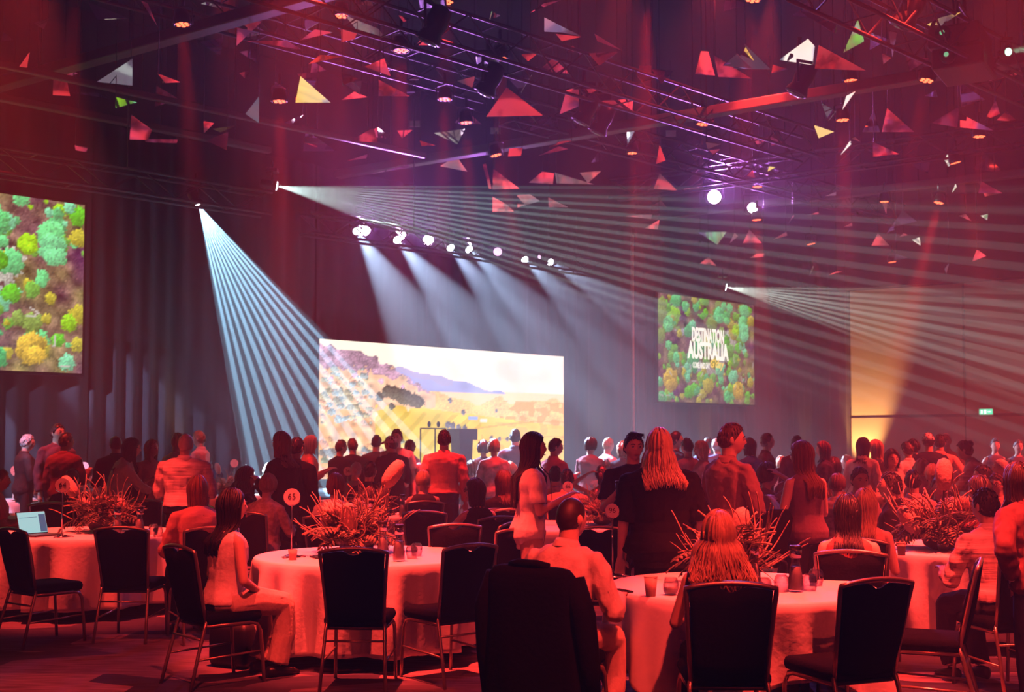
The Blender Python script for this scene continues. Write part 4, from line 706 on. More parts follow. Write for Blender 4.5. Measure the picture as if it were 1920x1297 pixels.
for px, Y, lab in [(1165, 6.95, 'dark phone lying beside the elbow of the man in the white shirt'), (595, 9.0, 'dark phone lying near sign 65')]:
    t = thing('phone', lab, 'phone', onT(px, Y, .757), .5); obj('case', MB().rbox((0, 0, 0), (.075, .15, .009), .004), BLACKM, t, False); obj('screen', MB().box((0, 0, .005), (.068, .14, .001)), M('dark_phone_glass', (.01, .01, .012), .1), t, False)
# ================================================================== flower arrangements
LEAFM = [M('dusty_red_leaf', (.20, .13, .10), .7, 0, .4), M('olive_leaf', (.13, .13, .085), .7, 0, .4), M('dry_straw', (.32, .25, .17), .75, 0, .25)]
def leaf_meshes():
    out = []
    for kind in range(4):
        mb = MB()
        if kind == 0:      # arching blade
            for s in (1,):
                pts = [(.03*math.sin(4*q), .26*q**1.3, .32*q-.22*q*q) for q in np.linspace(0, 1, 8)]; mb.tube(pts, [.003+.007*math.sin(PI*(i/7)**.7) for i in range(8)], 5, .25)
        elif kind == 1:    # bumpy grass spike
            pts = [(0, .24*q**1.4, .40*q-.18*q*q) for q in np.linspace(0, 1, 16)]; mb.tube(pts, [.003+(.010 if i % 2 else .004)*(i > 3)*(1-.6*i/15) for i in range(16)], 6)
        elif kind == 2:    # fern: stalk with leaflets
            pts = np.array([(0, .26*q**1.2, .32*q-.2*q*q) for q in np.linspace(0, 1, 12)]); mb.tube(pts, .003, 4)
            for i in range(2, 12):
                L = .075*math.sin(PI*(i+1)/14)
                for s in (-1, 1):
                    a = pts[i]; b = a+np.array((s*L, L*.5, -.01)); mb.prism([tuple(a+(0, -.006, 0)), tuple((a+b)/2+(0, .012, .004)), tuple(b), tuple((a+b)/2+(0, -.012, .004))], (0, 0, .002))
        else:              # curled tendril
            pts = [(.05*math.sin(6*q), .16*q, .20*q+.05*math.cos(6*q)) for q in np.linspace(0, 1, 14)]; mb.tube(pts, [.006*(1-q*.6) for q in np.linspace(0, 1, 14)], 5)
        out.append(mb.mesh(['blade_leaf', 'grass_spike', 'fern_frond', 'curled_leaf'][kind]))
    return out
LM_ = leaf_meshes()
BANK = MB(); BANK.lathe([(.001, 0), (.03, .01), (.045, .04), (.05, .09), (.046, .14), (.032, .18), (.001, .195)], 14)
BANK_ME = BANK.mesh('banksia_flower'); pr = MB()
for k in range(40):
    a = k*2.4; q = (k+.5)/40; th = q*1.5; d = np.array((math.sin(th)*math.cos(a), math.sin(th)*math.sin(a), math.cos(th))); pr.tube([tuple(d*.02), tuple(d*.055+(0, 0, .01)), tuple(d*.07+(0, 0, .035))], [.008, .010, .001], 4)
PRO_ME = pr.mesh('protea_flower')
for me in (BANK_ME, PRO_ME): me.materials.append(M('protea_petal', (.48, .33, .27), .7, 0, .3, 60, .3))
for i, me in enumerate(LM_): me.materials.append(LEAFM[[0, 2, 1, 2][i]])
def bouquet(px, Y, lab, n=46, s=1.0, seed=0, bank=((.1, .05, .3),), z=.752):
    r = random.Random(seed); t = thing('flower_arrangement', lab, 'flowers', onT(px, Y, z), 0, 'native flower table centrepieces', s)
    obj('bowl', MB().lathe([(.05, 0), (.09, .02), (.11, .07), (.10, .11), (.09, .11), (.001, .10)], 20), M('dark_bowl', (.06, .04, .04), .4), t)
    for k in range(int(n*2.4)):
        kd = r.choices((0, 1, 2, 3), (3, 2, 5, 6))[0]; a = r.uniform(0, 6.283); tilt = r.uniform(-.7, .9); sc_ = r.uniform(.4, .95)*(1.3 if kd == 3 else 1)
        o = link(LM_[kd].name, LM_[kd], None, t, (.06*math.sin(-a)*0+.05*math.cos(a), .05*math.sin(a), .09), (0, 0, 0)); o.rotation_euler = (-tilt*.9, r.uniform(-.4, .4), a-PI/2); o.scale = (sc_,)*3
    for k in range(4+len(bank)):
        if k < len(bank): x, y, zz = bank[k]; o = link('banksia_flower', BANK_ME, None, t, (x, y, zz-.02)); o.rotation_euler = (r.uniform(-.3, .3), math.atan2(x, .3)*1.2, 0); o.scale = (.95,)*3; obj('flower_stem', MB().tube([(0, 0, .1), (x*.7, y*.7, .1+(zz-.1)*.6), (x, y, zz)], .006, 5), LEAFM[1], t)
        else:
            a = r.uniform(0, 6.28); o = link('protea_flower', PRO_ME, None, t, (.13*math.cos(a), .13*math.sin(a), r.uniform(.10, .22))); o.rotation_euler = (r.uniform(-.5, .9), r.uniform(-.5, .5), a); o.scale = (r.uniform(.8, 1.1),)*3
    return t
bouquet(668, 9.4, 'tall spiky flower arrangement on the table with sign 65', 70, 1.38, 1, ((.16, .0, .40), (-.02, -.1, .14)))
bouquet(192, 11.7, 'dark bushy flower arrangement with a pale banksia at sign 64', 60, 1.35, 2, ((-.18, -.05, .28),)); bouquet(1368, 7.35, 'spiky flower arrangement behind the wavy-haired woman', 60, 1.3, 3, ((.05, .1, .2),)); bouquet(1765, 9.75, 'large mixed flower arrangement on the right table', 74, 1.5, 4, ((.02, 0, .34), (-.14, -.05, .1)))
bouquet(78, 18.5, 'far flower arrangement beside sign 31', 40, 1.1, 5, ((.12, 0, .3),)); bouquet(418, 20.0, 'far flower arrangement with one round head near the drape', 36, 1.1, 6, ((-.06, 0, .34),)); bouquet(697, 14.5, 'red grassy flower arrangement behind the one of sign 65', 46, 1.1, 7, ((.1, 0, .2),)); bouquet(1130, 12.7, 'flower arrangement between signs 66 and 96', 46, 1.1, 8); bouquet(1560, 14.6, 'far flower arrangement right of the dark sleeveless woman', 36, 1.0, 9); bouquet(480, 20.6, 'far arrangement with upright leaves under the striped beam', 30, 1.2, 10); bouquet(172, 18.9, 'far pale flower arrangement right of the maroon jacket', 34, 1.3, 11)
# ================================================================== empty chairs
for px, Y, a, lab in [(30, 9.5, 38, 'banquet chair at the left edge, turned to the laptop table'), (230, 9.65, 2, 'banquet chair seen square from behind before the laptop table'), (664, 7.72, 2, 'banquet chair seen square from behind before sign 65'), (876, 8.0, -38, 'angled banquet chair right of the cloth of table 65'),
        (1636, 5.98, -22, 'nearest right banquet chair with an oval hand-hold'), (1822, 6.95, -68, 'banquet chair seen nearly from the side at the right'), (797, 11.9, 5, 'dark chair back behind the carafes of sign 65'), (852, 10.0, -8, 'red-lit chair back left of the woman in the dark vest'), (918, 12.3, -40, 'chair with bare frame beside the woman in the dark vest'), (952, 10.2, -62, 'chair turned left behind the standing woman'), (972, 9.5, -28, 'red-lit chair just left of the standing woman'),
        (1125, 9.7, 6, 'dark chair back below sign 96'), (270, 14.4, 0, 'dark chair behind the carafes of sign 64'), (92, 13.6, -15, 'maroon chair behind the laptop'), (827, 16.4, 10, 'pale-framed chair before the man in the coral shirt'), (281, 17.2, 10, 'far chair beside the woman in the white blouse'), (1668, 12.0, 0, 'chair behind the phone at the right table'), (116, 15.0, 30, 'far chair behind sign 64')]:
    chair_back(px, Y, a, lab)
# ================================================================== people
PEND = []
def remesh_later(o, mb, voxel, smooth=3, ratio=.4, fold=0, seed=0):
    me = mb.mesh('raw', False); q = bpy.data.objects.new('raw', me); COL.objects.link(q)
    md = q.modifiers.new('r', 'REMESH'); md.mode = 'VOXEL'; md.voxel_size = voxel; md.use_smooth_shade = True
    sm = q.modifiers.new('s', 'SMOOTH'); sm.factor = .5; sm.iterations = smooth
    if ratio < 1: dc = q.modifiers.new('d', 'DECIMATE'); dc.ratio = ratio
    PEND.append((o, q, fold, seed))
def flush_remesh():
    bpy.context.view_layer.update(); dg = bpy.context.evaluated_depsgraph_get()
    for o, q, fold, seed in PEND:
        me = bpy.data.meshes.new_from_object(q.evaluated_get(dg)); n = len(me.vertices)
        if fold and n:
            co = np.empty(n*3, np.float32); me.vertices.foreach_get('co', co); co = co.reshape(-1, 3); no = np.empty(n*3, np.float32); me.vertices.foreach_get('normal', no); no = no.reshape(-1, 3)
            r = np.random.default_rng(seed); d = np.zeros(n)
            for k in range(7):
                w_ = r.normal(0, 1, 3)*np.array((22, 22, 30))*(1+.25*k); d += np.sin(co@w_+r.uniform(0, 6.28)+1.5*np.sin(co@(r.normal(0, 1, 3)*9)))/(1+.3*k)
            co = co+no*(fold*d/2.6)[:, None]; me.vertices.foreach_set('co', co.astype(np.float32).ravel()); me.update()
        me.polygons.foreach_set('use_smooth', np.ones(len(me.polygons), bool))
        old = o.data; mats = [m for m in old.materials]; o.data = me; me.name = o.name; me.materials.clear()
        for m in mats: me.materials.append(m)
    for o, q, f_, s_ in PEND: raw = q.data; bpy.data.objects.remove(q); bpy.data.meshes.remove(raw)
    PEND.clear()
SKIN = {'a': M('skin_light', (.68, .47, .37), .5, 0, .06), 'b': M('skin_tan', (.55, .36, .26), .5, 0, .06), 'c': M('skin_brown', (.36, .22, .15), .5, 0, .06)}
HAIRC = {'black': (.012, .010, .010), 'dark': (.03, .02, .016), 'brown': (.085, .05, .035), 'red': (.20, .085, .05), 'blond': (.55, .40, .24), 'grey': (.42, .40, .38), 'white': (.75, .72, .66), 'fair': (.34, .23, .14)}
HAIRC['chestnut'] = (.14, .065, .04)
def HM(c): return M('hair_'+c, HAIRC[c], .5, 0, .35, 40, 0, .5, (1, 1, .15))
def TM(c): return M('fabric_%.2f_%.2f_%.2f' % c, c, .9, 0, .12, 40, .15, .1)
WHITE = (.78, .74, .70); BLACK = (.007, .007, .009); NAVY = (.03, .035, .06); CHAR = (.05, .05, .055); PINK = (.70, .42, .42); BEIGE_ = (.60, .50, .42); GREY = (.32, .30, .31); BLUE = (.12, .20, .42); MAROON = (.20, .05, .06); CORAL = (.78, .42, .34); LTBL = (.48, .55, .66); REDD = (.62, .16, .14)
def Rx(a): c, s = math.cos(a), math.sin(a); return np.array(((1, 0, 0), (0, c, -s), (0, s, c)))
def Rz(a): c, s = math.cos(a), math.sin(a); return np.array(((c, -s, 0), (s, c, 0), (0, 0, 1)))
ARM = {'down': ((.05, -.03, -.28), (.06, .04, -.53)), 'table': ((.08, .12, -.25), (-.03, .36, -.22)), 'lap': ((.075, .02, -.27), (-.04, .23, -.36)), 'hold': ((.06, .04, -.27), (-.04, .27, -.15)), 'head': ((.24, .10, .12), (.03, .0, .25)), 'face': ((.10, .22, -.18), (-.10, .20, .10)), 'hip': ((.17, -.10, -.22), (.03, .02, -.40)), 'reach': ((.06, .22, -.16), (.02, .46, -.14)), 'cross': ((.07, .05, -.27), (-.24, .22, -.22)), 'high': ((.07, .26, -.06), (.04, .38, .14)), 'back': ((.10, -.12, -.26), (-.02, -.10, -.46))}
def head_grid(f):
    nu, nv = 30, 24; th = np.linspace(.03, PI-.03, nv)[:, None]; ph = np.arange(nu)[None]*2*PI/nu
    x, y, z = np.sin(th)*np.sin(ph), np.sin(th)*np.cos(ph), np.cos(th)*np.ones_like(ph)
    fx = np.where(z < 0, 1-.30*(-z)**1.3, 1.0); X = x*.075*fx; Y = y*.098*np.where((z < -.1) & (y < 0), 1-.35*(-z), 1.0); Z = z*.118
    fr = np.clip(y, 0, 1); g = lambda cx, cz, sx, sz: np.exp(-((X-cx)/sx)**2-((Z-cz)/sz)**2)*fr
    Y = Y+.017*g(0, -.012, .012, .022)+.012*g(0, -.026, .014, .010)+.004*g(0, .025, .05, .012)-.010*(g(.031, .006, .014, .011)+g(-.031, .006, .014, .011))+.006*g(0, -.060, .022, .012)+.010*g(0, -.098, .026, .016)-.004*g(0, -.045, .02, .006)
    return np.stack([X, Y, Z], -1)
def hand(mb, wr, d, side, nb=True, curl=.35):
    d = d/np.linalg.norm(d); s = np.cross(d, (0, 0, 1.0)); s = s/(np.linalg.norm(s)+1e-9); u = np.cross(s, d)
    pc = wr+d*.05; mb.loft([[tuple(wr+d*q+s*wx*math.cos(a)+u*hz_*math.sin(a)) for a in np.arange(8)*PI/4] for q, wx, hz_ in ((-.02, .024, .020), (.0, .026, .019), (.045, .039, .015), (.09, .040, .013))])
    if not nb: return mb.tube([tuple(wr+d*.08), tuple(wr+d*.13-u*.02), tuple(wr+d*.16-u*.05)], [.03, .028, .018], 6, .5)
    for k, (o, L) in enumerate(((-.030, .062), (-.010, .074), (.011, .068), (.030, .052))):
        a = wr+d*.085+s*o; b = a+d*L*.45-u*curl*.012+s*o*.15; c = b+d*L*.35-u*curl*.035; e = c+d*L*.2-u*curl*.045; mb.tube([tuple(a), tuple(b), tuple(c), tuple(e)], [.0095, .009, .0082, .0066], 6)
    a = wr+d*.025+s*.026*side; b = a+d*.03+s*.026*side-u*.008; c = b+d*.032+s*.006*side-u*.012; mb.tube([tuple(a), tuple(b), tuple(c)], [.0125, .011, .008], 6)
def person(label, px, py, Y, face, pose='stand', arms=('down', 'down'), head=(0, 0), lean=0, sex='m', hair='short', hc='dark', top='shirt', tc=WHITE, bot='trousers', bc=BLACK, lv=1, skin='a', chair=None, bulk=1.0, hem=None, glasses=False, group=None, roll=0, headdx=0, hairlen=None, wave=0, tex=None, vol=0):
    s_ = sit = pose == 'sit'; ladyf = sex == 'f'; nb = lv >= 1; vox = (.017, .012, .0085)[lv]; seedv = sum(ord(c) for c in label)+int(px); rg = random.Random(seedv)
    dz = -.375 if sit else 0.0; PZ = .95+dz; ln = math.radians(lean); sw = (.168 if ladyf else .19)*bulk; bk = bulk
    def T(p, amt=1.0):
        p = np.array(p, float); q = p.copy(); q[..., 2] += dz; v = q-np.array((0, 0, PZ)); k = np.clip((v[..., 2]+.02)/.18, 0, 1)[..., None] if p.ndim > 1 else min(max((v[2]+.02)/.18, 0), 1)
        r = v@Rx(-ln).T; return np.array((0, 0, PZ))+v*(1-k)+r*k
    f_ = ladyf
    prof = [(.84, .115, .095, 0), (.90, .165*(1.04 if f_ else 1), .118, -.012), (.96, .168*(1.05 if f_ else 1), .118, -.012), (1.03, .155, .108, 0), (1.10, .138 if f_ else .150, .098, .005), (1.18, .140 if f_ else .157, .104, .005), (1.27, .155 if f_ else .172, .116, .004), (1.34, .160 if f_ else .180, .115, 0), (1.39, .150 if f_ else .172, .100, -.008), (1.42, .125 if f_ else .145, .082, -.012), (1.445, .088 if f_ else .10, .066, -.012), (1.475, .06, .055, -.01)]
    if sit: prof = [(z if z > .95 else .95-(.95-z)*.75, a, b*1.08 if z < 1.0 else b, c) for z, a, b, c in prof]
    N = 20; an = np.arange(N)*2*PI/N; sq = lambda c: np.sign(c)*np.abs(c)**.85
    def torso(mb, ease, z0, z1, flare=0):
        P = [q for q in prof if z0-.001 <= q[0] <= z1+.001]
        def interp(z): return [np.interp(z, [q[0] for q in prof], [q[k] for q in prof]) for k in (1, 2, 3)]
        zs = sorted(set([z0, z1]+[q[0] for q in P])); rings = []
        for z in zs:
            a, b, c = interp(max(z, .84)); fl = flare*max(0, (1.0-z)); a, b = a*bk+ease+fl, b*bk+ease+fl
            rings.append(T(np.stack([a*sq(np.cos(an)), b*sq(np.sin(an))+c, np.full(N, z)], -1)))
        mb.loft(rings)
    # joints
    neck = T((0, -.012, 1.45)); hd0 = T((0, .006, 1.537)); hyaw, hpit = -math.radians(head[0]), math.radians(head[1])
    HR = Rz(hyaw)@Rx(-ln*.35-hpit)@np.array(((math.cos(roll), 0, math.sin(roll)), (0, 1, 0), (-math.sin(roll), 0, math.cos(roll)))); hc_ = hd0+HR@np.array((0, .018, .088))
    J = {}
    for i, sd in enumerate((-1, 1)):
        S = np.array((sd*sw, -.008, 1.378)); e_, w_ = ARM[arms[i]]; m_ = np.array((sd, 1, 1)); J[sd] = (T(S), T(S+np.array(e_)*m_), T(S+np.array(w_)*m_))
        if arms[i] in ('table', 'lap') and sit:
            e2_, w2_ = J[sd][1], J[sd][2]; zt_ = .80 if arms[i] == 'table' else .62; w2_ = w2_.copy(); w2_[2] = max(w2_[2]*.3+zt_*.7, .6); J[sd] = (J[sd][0], e2_, w2_)
    LG = {}
    for sd in (-1, 1):
        if sit: LG[sd] = [np.array(q) for q in ((sd*.095, -.02, .555), (sd*.115, .20, .565), (sd*.12, .42, .53), (sd*.12, .43, .30), (sd*.12, .37, .09))]
        else: LG[sd] = [np.array(q) for q in ((sd*.085, 0, .90), (sd*.095, .01, .70), (sd*.10, .02, .50), (sd*.10, 0, .30), (sd*.10, -.02, .09))]
    # ---- place
    cz = Vector((0, 0, 0)); htop = float(hc_[2]+.122); zt_ = zat(py, Y); sc_ = zt_/htop
    sc_ = min(max(sc_, .86), 1.14); a = math.radians(face); hx, hy = hc_[0]*sc_, hc_[1]*sc_
    wx = xat(px, Y, zt_)-(hx*math.cos(a)+hy*math.sin(a)); wy = Y-(-hx*math.sin(a)+hy*math.cos(a))
    root = thing('person', label, 'person', (wx, wy, 0), -a, group or ('seated guests' if sit else 'standing guests'), sc_)
    def blank(nm, m): me = bpy.data.meshes.new(nm); me.materials.append(m); return link(nm, me, None, root)
    # ---- body
    b = MB(); torso(b, -.004, .84, 1.475); b.tube([T((0, -.012, 1.43)), hd0*.5+neck*.5, hc_-HR@np.array((0, .02, .04))], [.062*(.9 if f_ else 1.05), .055*(.88 if f_ else 1.05), .056*(.9 if f_ else 1.05)], 12)
    hg = head_grid(f_)@HR.T+hc_; b.loft(hg[::-1])
    for sd in (-1, 1): b.ball(hc_+HR@np.array((sd*.077, -.008, -.002)), (.010, .020, .032), 8, 6, HR)
    for i, sd in enumerate((-1, 1)):
        S, E_, W_ = J[sd]; ar = (.86 if f_ else 1.0)*min(bk, 1.12); b.ball(S, .050*ar, 10, 7); b.tube([T((0, -.014, 1.435)), T((sd*sw*.55, -.012, 1.405)), S], [.052, .047*ar, .046*ar], 8); b.tube([S, S*.5+E_*.5, E_], [.052*ar, .047*ar, .040*ar], 10); b.tube([E_, E_*.65+W_*.35, W_], [.041*ar, .038*ar, .026*ar], 10); b.ball(E_, .040*ar, 8, 6)
        hand(b, W_, W_-E_, -sd, nb and lv >= 2)
        Lg = LG[sd]; b.tube(Lg[:3], [.085, .075, .056], 10); b.tube(Lg[2:], [.056, .055, .038], 10); b.ball(Lg[2], .056, 8, 6); ft = Lg[4]; b.tube([ft+(0, -.05, -.055), ft+(0, .06, -.055), ft+(0, .16, -.065)], [.034, .038, .024], 8, .8)
    o = blank('body', SKIN[skin]); remesh_later(o, b, vox, 2, (.34, .24, .17)[lv])
    # ---- top
    m = tex or TM(tc); g = MB(); ease = {'jacket': .026, 'shirt': .017, 'tee': .016, 'blouse': .020, 'sleeveless': .014, 'tank': .011, 'dress': .016, 'loose': .035}[top]
    hz_ = hem if hem else {'jacket': .80, 'shirt': .965, 'tee': .86, 'blouse': .88, 'sleeveless': .90, 'tank': .92, 'dress': .60, 'loose': .78}[top]
    if sit: hz_ = max(hz_, .90)
    torso(g, ease, hz_, 1.45, .10 if top in ('dress', 'loose') else .02)
    if top not in ('sleeveless', 'tank'): g.tube([T((0, -.014, 1.41)), T((0, -.013, 1.445)), T((0, -.012, 1.484))], [.11, .088, .069 if not f_ else .064], 14)
    sl = {'jacket': 1.0, 'shirt': 1.0, 'tee': .42, 'blouse': .85, 'sleeveless': 0, 'tank': 0, 'dress': .42, 'loose': .55}[top]
    for sd in (-1, 1):
        S, E_, W_ = J[sd]; ar = (.9 if f_ else 1.0)*min(bk, 1.12); ex = ease*.75
        if sl > 0:
            g.ball(S, .050*ar+ex, 10, 7); g.tube([T((0, -.014, 1.437)), T((sd*sw*.55, -.012, 1.408)), S], [.054+ex*.8, .048*ar+ex, .046*ar+ex], 8); P = [S, S*.5+E_*.5, E_]; r_ = [.050*ar+ex, .052*ar+ex, .046*ar+ex]
            if sl < .6: en = S+(E_-S)*(sl/.55); g.tube([S, S*.5+en*.5, en], [.050*ar+ex, .056*ar+ex*1.2, .062*ar+ex*1.3], 10)
            else:
                g.tube(P, r_, 10); en = E_+(W_-E_)*(.92 if sl == 1 else .6); g.ball(E_, .046*ar+ex, 8, 6); g.tube([E_, E_*.5+en*.5, en], [.046*ar+ex, .043*ar+ex, .034*ar+ex], 10)
        else: g.tube([T((0, -.014, 1.43)), T((sd*sw*.45, -.012, 1.405)), S*.74+T((0, -.008, 1.36))*.26], [.045+ease, .045*ar+ease, .046*ar+ease], 8)
    nm = {'jacket': 'jacket', 'shirt': 'shirt', 'tee': 'tee_shirt', 'blouse': 'blouse', 'sleeveless': 'sleeveless_top', 'tank': 'tank_top', 'dress': 'dress', 'loose': 'loose_top'}[top]
    o = blank(nm, m); remesh_later(o, g, vox*1.12, 2, (.5, .42, .36)[lv], (.004, .0075, .0105)[lv]*(1 if top not in ('tank', 'sleeveless') else .45), seedv)
    if top in ('shirt', 'jacket') and lv >= 1:
        cpt = [T((.072*math.cos(q), -.012+.066*math.sin(q)-.004*abs(math.sin(q)), 1.468+.018*max(0, -math.sin(q)))) for q in np.linspace(PI*.62+PI, PI*2.38+PI*0+PI*0, 3)]
        ring = [[tuple(T((rr*math.cos(q), -.014+rr*.92*math.sin(q), zz-.02*max(0, math.sin(q))))) for q in np.linspace(0, 2*PI, 20, endpoint=False)] for rr, zz in ((.074, 1.455), (.071, 1.49), (.068, 1.507), (.079, 1.485), (.092, 1.455))]
        cb = MB(); cb.loft(ring, cap=False); obj('collar', cb, m, root)
    # ---- bottom
    mb_ = TM(bc); g = MB()
    if bot == 'skirt' and not sit: torso(g, .018, .84, 1.02); g.lathe([(.19, .86), (.21, .62), (.215, .5)], 18)
    else:
        torso(g, .004, .84, min(hz_+.035, 1.02)); w2 = .026 if bot == 'wide' else .013
        for sd in (-1, 1): Lg = LG[sd]; g.tube(Lg[:3], [.090+w2, .082+w2, .062+w2], 10); g.ball(Lg[2], .06+w2, 8, 6); g.tube([Lg[2], Lg[3], Lg[4]+(0, 0, .01)], [.060+w2, .058+w2, .050+w2*1.4], 10)
    o = blank('skirt' if bot == 'skirt' else 'trousers', mb_); remesh_later(o, g, vox*1.25, 2, (.28, .24, .2)[lv], .005, seedv+1)
    if lv >= 1:
        for sd in (-1, 1):
            ft = LG[sd][4]; z0 = -ft[2]; obj('shoe', MB().loft([[tuple(ft+np.array((wd*math.cos(q), y+.0, z0+max(0, hh*(.5+.5*math.sin(q)))))) for q in np.arange(10)*PI/5] for y, wd, hh in ((-.085, .02, .06), (-.07, .036, .085), (0, .042, .085), (.08, .047, .06), (.15, .042, .045), (.185, .02, .03))]), M('black_shoe', (.015, .013, .013), .35), root)
        if not (f_ and lv < 2 and abs(face) < 60):
            for sd in (-1, 1):
                e_ = obj('eye', MB().ball(hc_+HR@np.array((sd*.031, .0865, .006)), (.0125, .008, .0085), 8, 6, HR), M('eye_white', (.5, .46, .44), .25), root); obj('iris', MB().ball(hc_+HR@np.array((sd*.031, .0925, .006)), (.0062, .0035, .0062), 8, 5, HR), M('dark_iris', (.02, .012, .01), .2), e_)
                obj('eyebrow', MB().tube([hc_+HR@np.array((sd*x, y_, z_)) for x, y_, z_ in ((.014, .099, .024), (.032, .097, .030), (.050, .086, .025))], [.003, .0042, .002], 5), HM('dark' if hc in ('black', 'dark', 'brown', 'red') else 'fair'), root)
            obj('lips', MB().tube([hc_+HR@np.array((x, y_, -.062)) for x, y_ in ((-.023, .083), (-.01, .0925), (.01, .0925), (.023, .083))], [.002, .0055, .0055, .002], 6), M('lips', (.45, .20, .18), .45), root)
    if glasses:
        gb = MB()
        for sd in (-1, 1):
            gb.tube([hc_+HR@np.array((sd*.033+.022*math.cos(q), .103, .006+.017*math.sin(q))) for q in np.linspace(0, 2*PI, 13)], .003, 5); gb.tube([hc_+HR@np.array(q) for q in ((sd*.055, .1, .010), (sd*.074, .06, .012), (sd*.079, -.01, .012))], .003, 5)
        gb.tube([hc_+HR@np.array(q) for q in ((-.012, .106, .01), (.012, .106, .01))], .003, 5); obj('glasses', gb, M('black_plastic', (.01, .01, .01), .25), root)
    # ---- hair
    if hair != 'bald': build_hair(root, hair, hc, hc_, HR, T, lv, rg, hairlen, wave, prof, bk, ease+.012, vol)
    if chair:
        cy_ = -.03*sc_; chair_at(wx+cy_*math.sin(a), wy+cy_*math.cos(a), face, chair)
    return root, dict(head=hc_, HR=HR, J=J, T=T, sc=sc_)
def scalp(th, ph, k=1.0):                # th from the crown, ph from the front; head frame
    x, y, z = math.sin(th)*math.sin(ph), math.sin(th)*math.cos(ph), math.cos(th)
    fx = 1-.30*(-z)**1.3 if z < 0 else 1.0; fy = 1-.25*(-z) if (z < -.1 and y < 0) else 1.0
    return np.array((x*.078*fx*k, (y*.101*fy)*k-.002, z*.121*k))
def build_hair(root, style, hc, C, HR, T, lv, rg, hairlen, wave, prof, bk, ease=.02, vol=0):
    m = HM(hc); W = lambda p: C+HR@p
    short = style in ('short', 'buzz', 'balding', 'bun', 'ponytail', 'cap')
    k0 = {'buzz': 1.025, 'balding': 1.03}.get(style, 1.06)
    nu, nv = 26, 11; g = []                 # cap over the scalp with a hairline
    for i in range(nv):
        row = []
        for j in range(nu):
            ph = 2*PI*j/nu; c = math.cos(ph)
            hl = (1.02 if c > .55 else 1.45 if c > -.1 else 2.05); hl = np.interp(c, [-1, -.3, .15, .5, .8, 1], [2.12, 2.0, 1.62, 1.25, .98, .92])
            if style in ('long', 'bob', 'wavy'): hl = np.interp(c, [-1, -.3, .1, .5, .8, 1], [2.2, 2.1, 1.75, 1.2, .95, .88])
            if style == 'balding': hl0 = .75
            th = (.02 if style != 'balding' else .75)+(hl-(.02 if style != 'balding' else .75))*i/(nv-1)
            bump = 1+.018*math.sin(7*ph+3*th)+.012*rg.uniform(-1, 1); kk = k0*(bump if style not in ('buzz', 'balding') else 1)*(1 if i < nv-1 else .985)
            row.append(W(scalp(th, ph, kk)))
        g.append(row)
    inner = [[W(scalp(0.02 if style != 'balding' else .75, 2*PI*j/nu, .93)) for j in range(nu)]]
    low = [[C+(np.array(q)-C)*.90 for q in g[-1]]]
    mb = MB(); mb.loft(g+low, cap=True)
    L = hairlen or {'long': .34, 'bob': .10, 'wavy': .36, 'ponytail': .0, 'short': .028, 'buzz': 0}.get(style, 0)
    if style in ('long', 'bob', 'wavy'):
        n = int((34, 100, 230)[lv]*(1+.6*vol)); wd = (.020, .011, .0075)[lv]; npt = (7, 9, 11)[lv]
        # solid under-layer hanging behind
        und = []
        def fall(ph0, th0, kk, LL, seed, wv):
            pts = []; r_ = random.Random(seed); ph1 = math.copysign(max(abs(ph0), 1.28+r_.uniform(-.1, .35)), ph0); thE = 1.72
            nA = npt//2
            for i in range(nA+1):
                q = i/nA; th = th0+(thE-th0)*q; ph = ph0+(ph1-ph0)*min(1, q*1.3); pts.append(W(scalp(th, ph, kk)))
            e = pts[-1]; d0 = np.array((e[0]-C[0], e[1]-C[1], 0)); d0 = d0/(np.linalg.norm(d0)+1e-6); ph_ = r_.uniform(0, 6.28)
            nB = npt-nA
            for i in range(1, nB+1):
                q = i/nB; z = e[2]-LL*q; p = e+d0*(-.012*q+vol*.11*math.sin(PI*min(1, q*.9+.1)*.75))+np.array((0, 0, -LL*q))
                # keep clear of neck and back
                zz = z-C[2]
                if zz < -.14:
                    bt = min(1, (-.14-zz)/.10); sgn = -1 if d0[1] < .35 else 1
                    yb = T(np.array((0, -(.108*bk+.008+ease) if sgn < 0 else (.118*bk+.008+ease), 1.38)))[1]; p[1] = p[1]*(1-bt)+(min(p[1], yb) if sgn < 0 else max(p[1], yb))*bt
                    p[0] = p[0]+(p[0]-C[0])*.25*bt
                p = p+np.array((math.sin(ph_+q*9)*wv*q, math.cos(ph_*1.7+q*9)*wv*q, 0)); pts.append(p)
            return pts
        nU = 22
        A_ = [fall(-PI+.02+(2*PI-.04)*j/(nU-1), .35, 1.03+vol*.12, L*.92, 5, 0) for j in range(nU)]
        A_ = [A_[j] for j in range(nU) if abs(-PI+.02+(2*PI-.04)*j/(nU-1)) > 1.2]
        back = sorted(A_, key=lambda P_: math.atan2(P_[npt//2][0]-C[0], -(P_[npt//2][1]-C[1])))
        G = np.array(back); inn = C*[1, 1, 0]+[0, 0, 1]*G+(G-C*[1, 1, 0])*[1, 1, 0]*.80
        mb2 = MB(); nb_, npp = G.shape[:2]; v = np.concatenate([G.reshape(-1, 3), inn.reshape(-1, 3)]); fs = []; NN = nb_*npp
        for i in range(nb_-1):
            for k in range(npp-1): a_ = i*npp+k; fs += [(a_, a_+npp, a_+npp+1, a_+1), (NN+a_, NN+a_+1, NN+a_+npp+1, NN+a_+npp)]
            fs.append((i*npp+npp-1, (i+1)*npp+npp-1, NN+(i+1)*npp+npp-1, NN+i*npp+npp-1))
        mb.add(v, fs)
